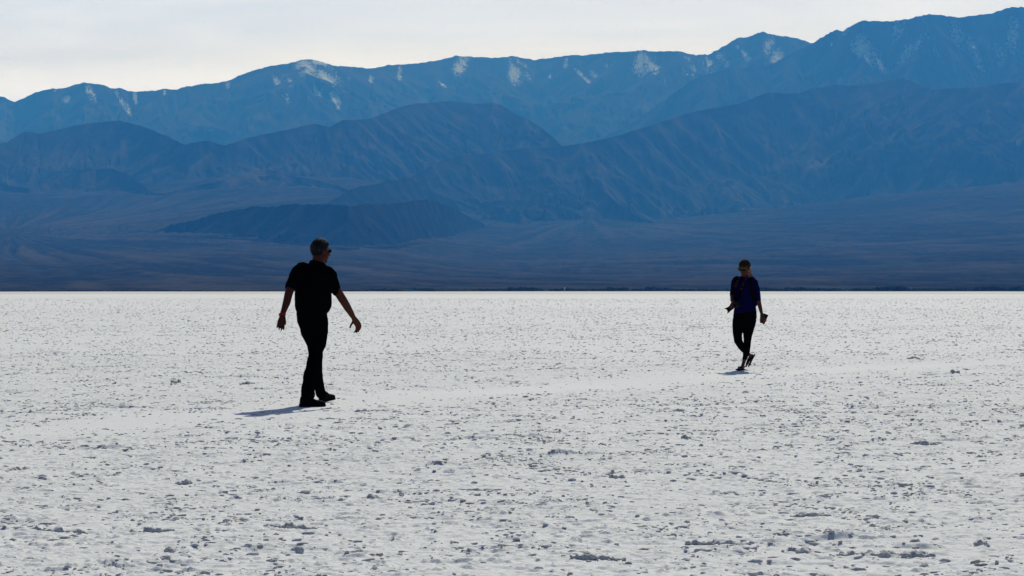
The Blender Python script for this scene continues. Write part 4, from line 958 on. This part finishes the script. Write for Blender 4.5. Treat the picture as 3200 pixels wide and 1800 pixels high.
CL = [
 (431, 964, 449, 964, .075, 'salt_clod', 'dark salt clod standing alone on the crust well left of the walking man', 'salt clod', GC),
 (605, 966, 640, 964, .045, 'salt_clod', 'low pair of salt lumps on the crust just left of the knees of the man', 'salt clod', GC),
 (2286, 904, 2312, 903, .065, 'salt_clod', 'wide dark salt clump far out on the flat to the right of the walking woman', 'salt clod', GC),
 (2393, 941, 2410, 941, .052, 'salt_clod', 'single dark salt lump beside the pale trodden track near the right edge', 'salt clod', GC),
 (1870, 988, 1882, 988, .040, 'salt_clod', 'small grey salt lump lying just below the shadow of the woman', 'salt clod', GC),
 (1402, 916, 1414, 916, .055, 'salt_clod', 'tiny dark salt lump on the far flat midway between the two people', 'salt clod', GC),
 (20, 1183, 62, 1179, .060, 'salt_clod', 'broad dark salt clump at the left edge of the photo', 'salt clod', GC),
 (1685, 1036, 1716, 1035, .055, 'salt_clod', 'group of fused salt lumps below and left of the shadow of the woman', 'salt clod', GC),
 (898, 1037, 920, 1036, .050, 'salt_clod', 'salt lump on the crust right of the shoes of the man', 'salt clod', GC),
 (446, 1216, 472, 1215, .045, 'salt_clod', 'dark double salt clod in the left foreground below the shadow of the man', 'salt clod', GC),
 (915, 1254, 955, 1254, .036, 'salt_clod', 'long flat salt lump in the centre left foreground', 'salt clod', GC),
 (1534, 1201, 1568, 1200, .040, 'salt_clod', 'flat oval salt lump in the middle foreground', 'salt clod', GC),
 (1712, 1103, 1735, 1103, .038, 'salt_clod', 'dark salt lump midway down the flat below the woman', 'salt clod', GC),
 (414, 1389, 440, 1389, .040, 'salt_clod', 'dark rounded salt clod near the bottom edge at left', 'salt clod', GC),
 (734, 1384, 758, 1385, .038, 'salt_clod', 'rounded salt clod near the bottom edge below the man', 'salt clod', GC),
 (2460, 1372, 2480, 1370, .032, 'salt_clod', 'crumbly salt clod just above the long ridge at lower right', 'salt clod', GC),
 (2290, 1116, 2355, 1118, .042, 'salt_ridge', 'thin dark edged salt ridge below the right horizon, taller at its left end', 'salt ridge', GR),
 (1972, 1389, 2045, 1393, .040, 'salt_ridge', 'short salt ridge at lower right, left neighbour of the longest ridge', 'salt ridge', GR),
 (2108, 1397, 2345, 1401, .050, 'salt_ridge', 'longest and thickest salt ridge, near the bottom right corner', 'salt ridge', GR),
 (1730, 1371, 1882, 1374, .036, 'salt_ridge', 'straight salt ridge near the bottom edge, right of centre', 'salt ridge', GR),
 (1988, 1297, 2090, 1295, .028, 'salt_ridge', 'slim salt ridge in the right foreground above the longest ridge', 'salt ridge', GR),
 (665, 1325, 800, 1332, .034, 'salt_ridge', 'dark salt ridge in the left foreground below the man', 'salt ridge', GR),
 (328, 1337, 440, 1336, .036, 'salt_ridge', 'lumpy salt ridge in the lower left foreground, between two other ridges', 'salt ridge', GR),
 (25, 1331, 210, 1341, .032, 'salt_ridge', 'sloping salt ridge at the lower left corner', 'salt ridge', GR),
 (165, 1194, 300, 1196, .024, 'salt_ridge', 'thin salt ridge at left, right of the broad salt clump', 'salt ridge', GR),
 (1110, 1231, 1300, 1233, .022, 'salt_ridge', 'long faint salt ridge across the middle foreground', 'salt ridge', GR),
 (1435, 1405, 1570, 1411, .030, 'salt_ridge', 'salt ridge close to the bottom edge at the centre', 'salt ridge', GR),
]
for i, q in enumerate(CL): clod(*q, seed=i)

# ------------------------------------------------------------------ far shore: belt of bushes, dark low scrub, one pale hut
BUSH = bpy.data.materials.new('bush_leaves'); BUSH.use_nodes = True; t = BUSH.node_tree; b = t.nodes['Principled BSDF']
b.inputs['Roughness'].default_value = .9; b.inputs['Specular IOR Level'].default_value = .05
c = t.nodes.new('ShaderNodeTexCoord').outputs['Object']
t.links.new(mixc(t, ramp(t, noise(t, c, .05, 4), [(.4, 0.0), (.6, 1.0)]), (.034, .056, .028), (.060, .080, .034)), b.inputs['Base Color'])
def bush(bm, x, y, z, w_, h_, rd):
    for k in range(int(34 + w_ * 3)):
        a_ = rd.uniform(0, 6.283); q = rd.random() ** .6; zz = rd.random()
        p = Vector((x + math.cos(a_) * q * w_ * (1 - .35 * zz), y + math.sin(a_) * q * w_ * .8, z + h_ * zz * (1 - .25 * q)))
        s_ = rd.uniform(.35, .8) * h_ * .28; e = Euler((rd.uniform(0, 6), rd.uniform(0, 6), rd.uniform(0, 6))).to_matrix()
        vs = [bm.verts.new(p + e @ Vector((dx * s_, dy * s_, dz * s_))) for dx, dy, dz in ((-1, -.6, .1), (1, -.7, -.15), (.7, .8, .2), (-.8, .6, -.1))]
        bm.faces.new(vs)
rd = random.Random(5)
bm = bmesh.new()
for k in range(1300):
    px = rd.uniform(980, 3700)
    if px < 1500 and rd.random() < .45: continue
    Y = rd.uniform(2950, 3350); X = (px - CX) / FPX * Y
    big = 1.0 if px > 2500 else .85 if px > 1500 else .6
    h_ = rd.uniform(3.0, 6.2) * big * (1.15 if math.sin(px / 61.0) + math.sin(px / 23.0) > .4 else .75)
    bush(bm, X, Y, max(0, float(fan_p(np.array([X / Y]), np.array([Y]))[0]) * Y) - .2, h_ * rd.uniform(.9, 1.6), h_, rd)
finish('shrubs', bm, BUSH)['kind'] = 'stuff'
SCRUB = material('dead_scrub', (.022, .016, .013), .95, spec=.05)
bm = bmesh.new()
for k in range(900):
    px = rd.uniform(-500, 1250) if k < 620 else rd.uniform(1250, 3700)
    Y = 2700 + rd.uniform(-60, 80); h_ = rd.uniform(.7, 1.7) * (1.0 if px < 1250 else .45)
    bush(bm, (px - CX) / FPX * Y, Y, -.1, h_ * 2.2, h_, rd)
finish('scrub', bm, SCRUB)['kind'] = 'stuff'
Yh = 2900; hx = (1764.5 - CX) / FPX * Yh
hut = empty('hut', (hx, Yh, 0), 'tiny pale hut among the dark bushes on the far shore of the salt flat', 'hut')
PALE = material('pale_render', (.72, .70, .66), .9); ROOF = material('grey_sheet_roof', (.45, .45, .46), .6)
bm = bmesh.new(); add_box(bm, (hx, Yh, 2.2), (.95, 1.2, 2.2)); finish('wall', bm, PALE, hut)
bm = bmesh.new(); add_box(bm, (hx, Yh, 4.5), (1.1, 1.35, .09), Matrix.Rotation(R(3), 3, 'X')); finish('roof', bm, ROOF, hut)
bm = bmesh.new(); add_box(bm, (hx + .2, Yh - 1.22, 1.05), (.38, .03, 1.0)); finish('door', bm, SCRUB, hut)

# ------------------------------------------------------------------ air
bm = bmesh.new(); add_box(bm, (0, 10650, 1450), (9500, 17050, 1452))
me = bpy.data.meshes.new('haze'); bm.to_mesh(me); bm.free()
hz = bpy.data.objects.new('haze', me); COL.objects.link(hz); hz['kind'] = 'stuff'
hm = bpy.data.materials.new('haze_air'); hm.use_nodes = True; t = hm.node_tree
for n in list(t.nodes): t.nodes.remove(n)
pv = t.nodes.new('ShaderNodeVolumePrincipled'); ot = t.nodes.new('ShaderNodeOutputMaterial'); t.links.new(pv.outputs[0], ot.inputs['Volume'])
pv.inputs['Color'].default_value = (0.050, 0.302, 1.0, 1); pv.inputs['Absorption Color'].default_value = (1, 1, 1, 1)
pv.inputs['Density'].default_value = 7.5e-5; pv.inputs['Anisotropy'].default_value = 0.0
me.materials.append(hm)
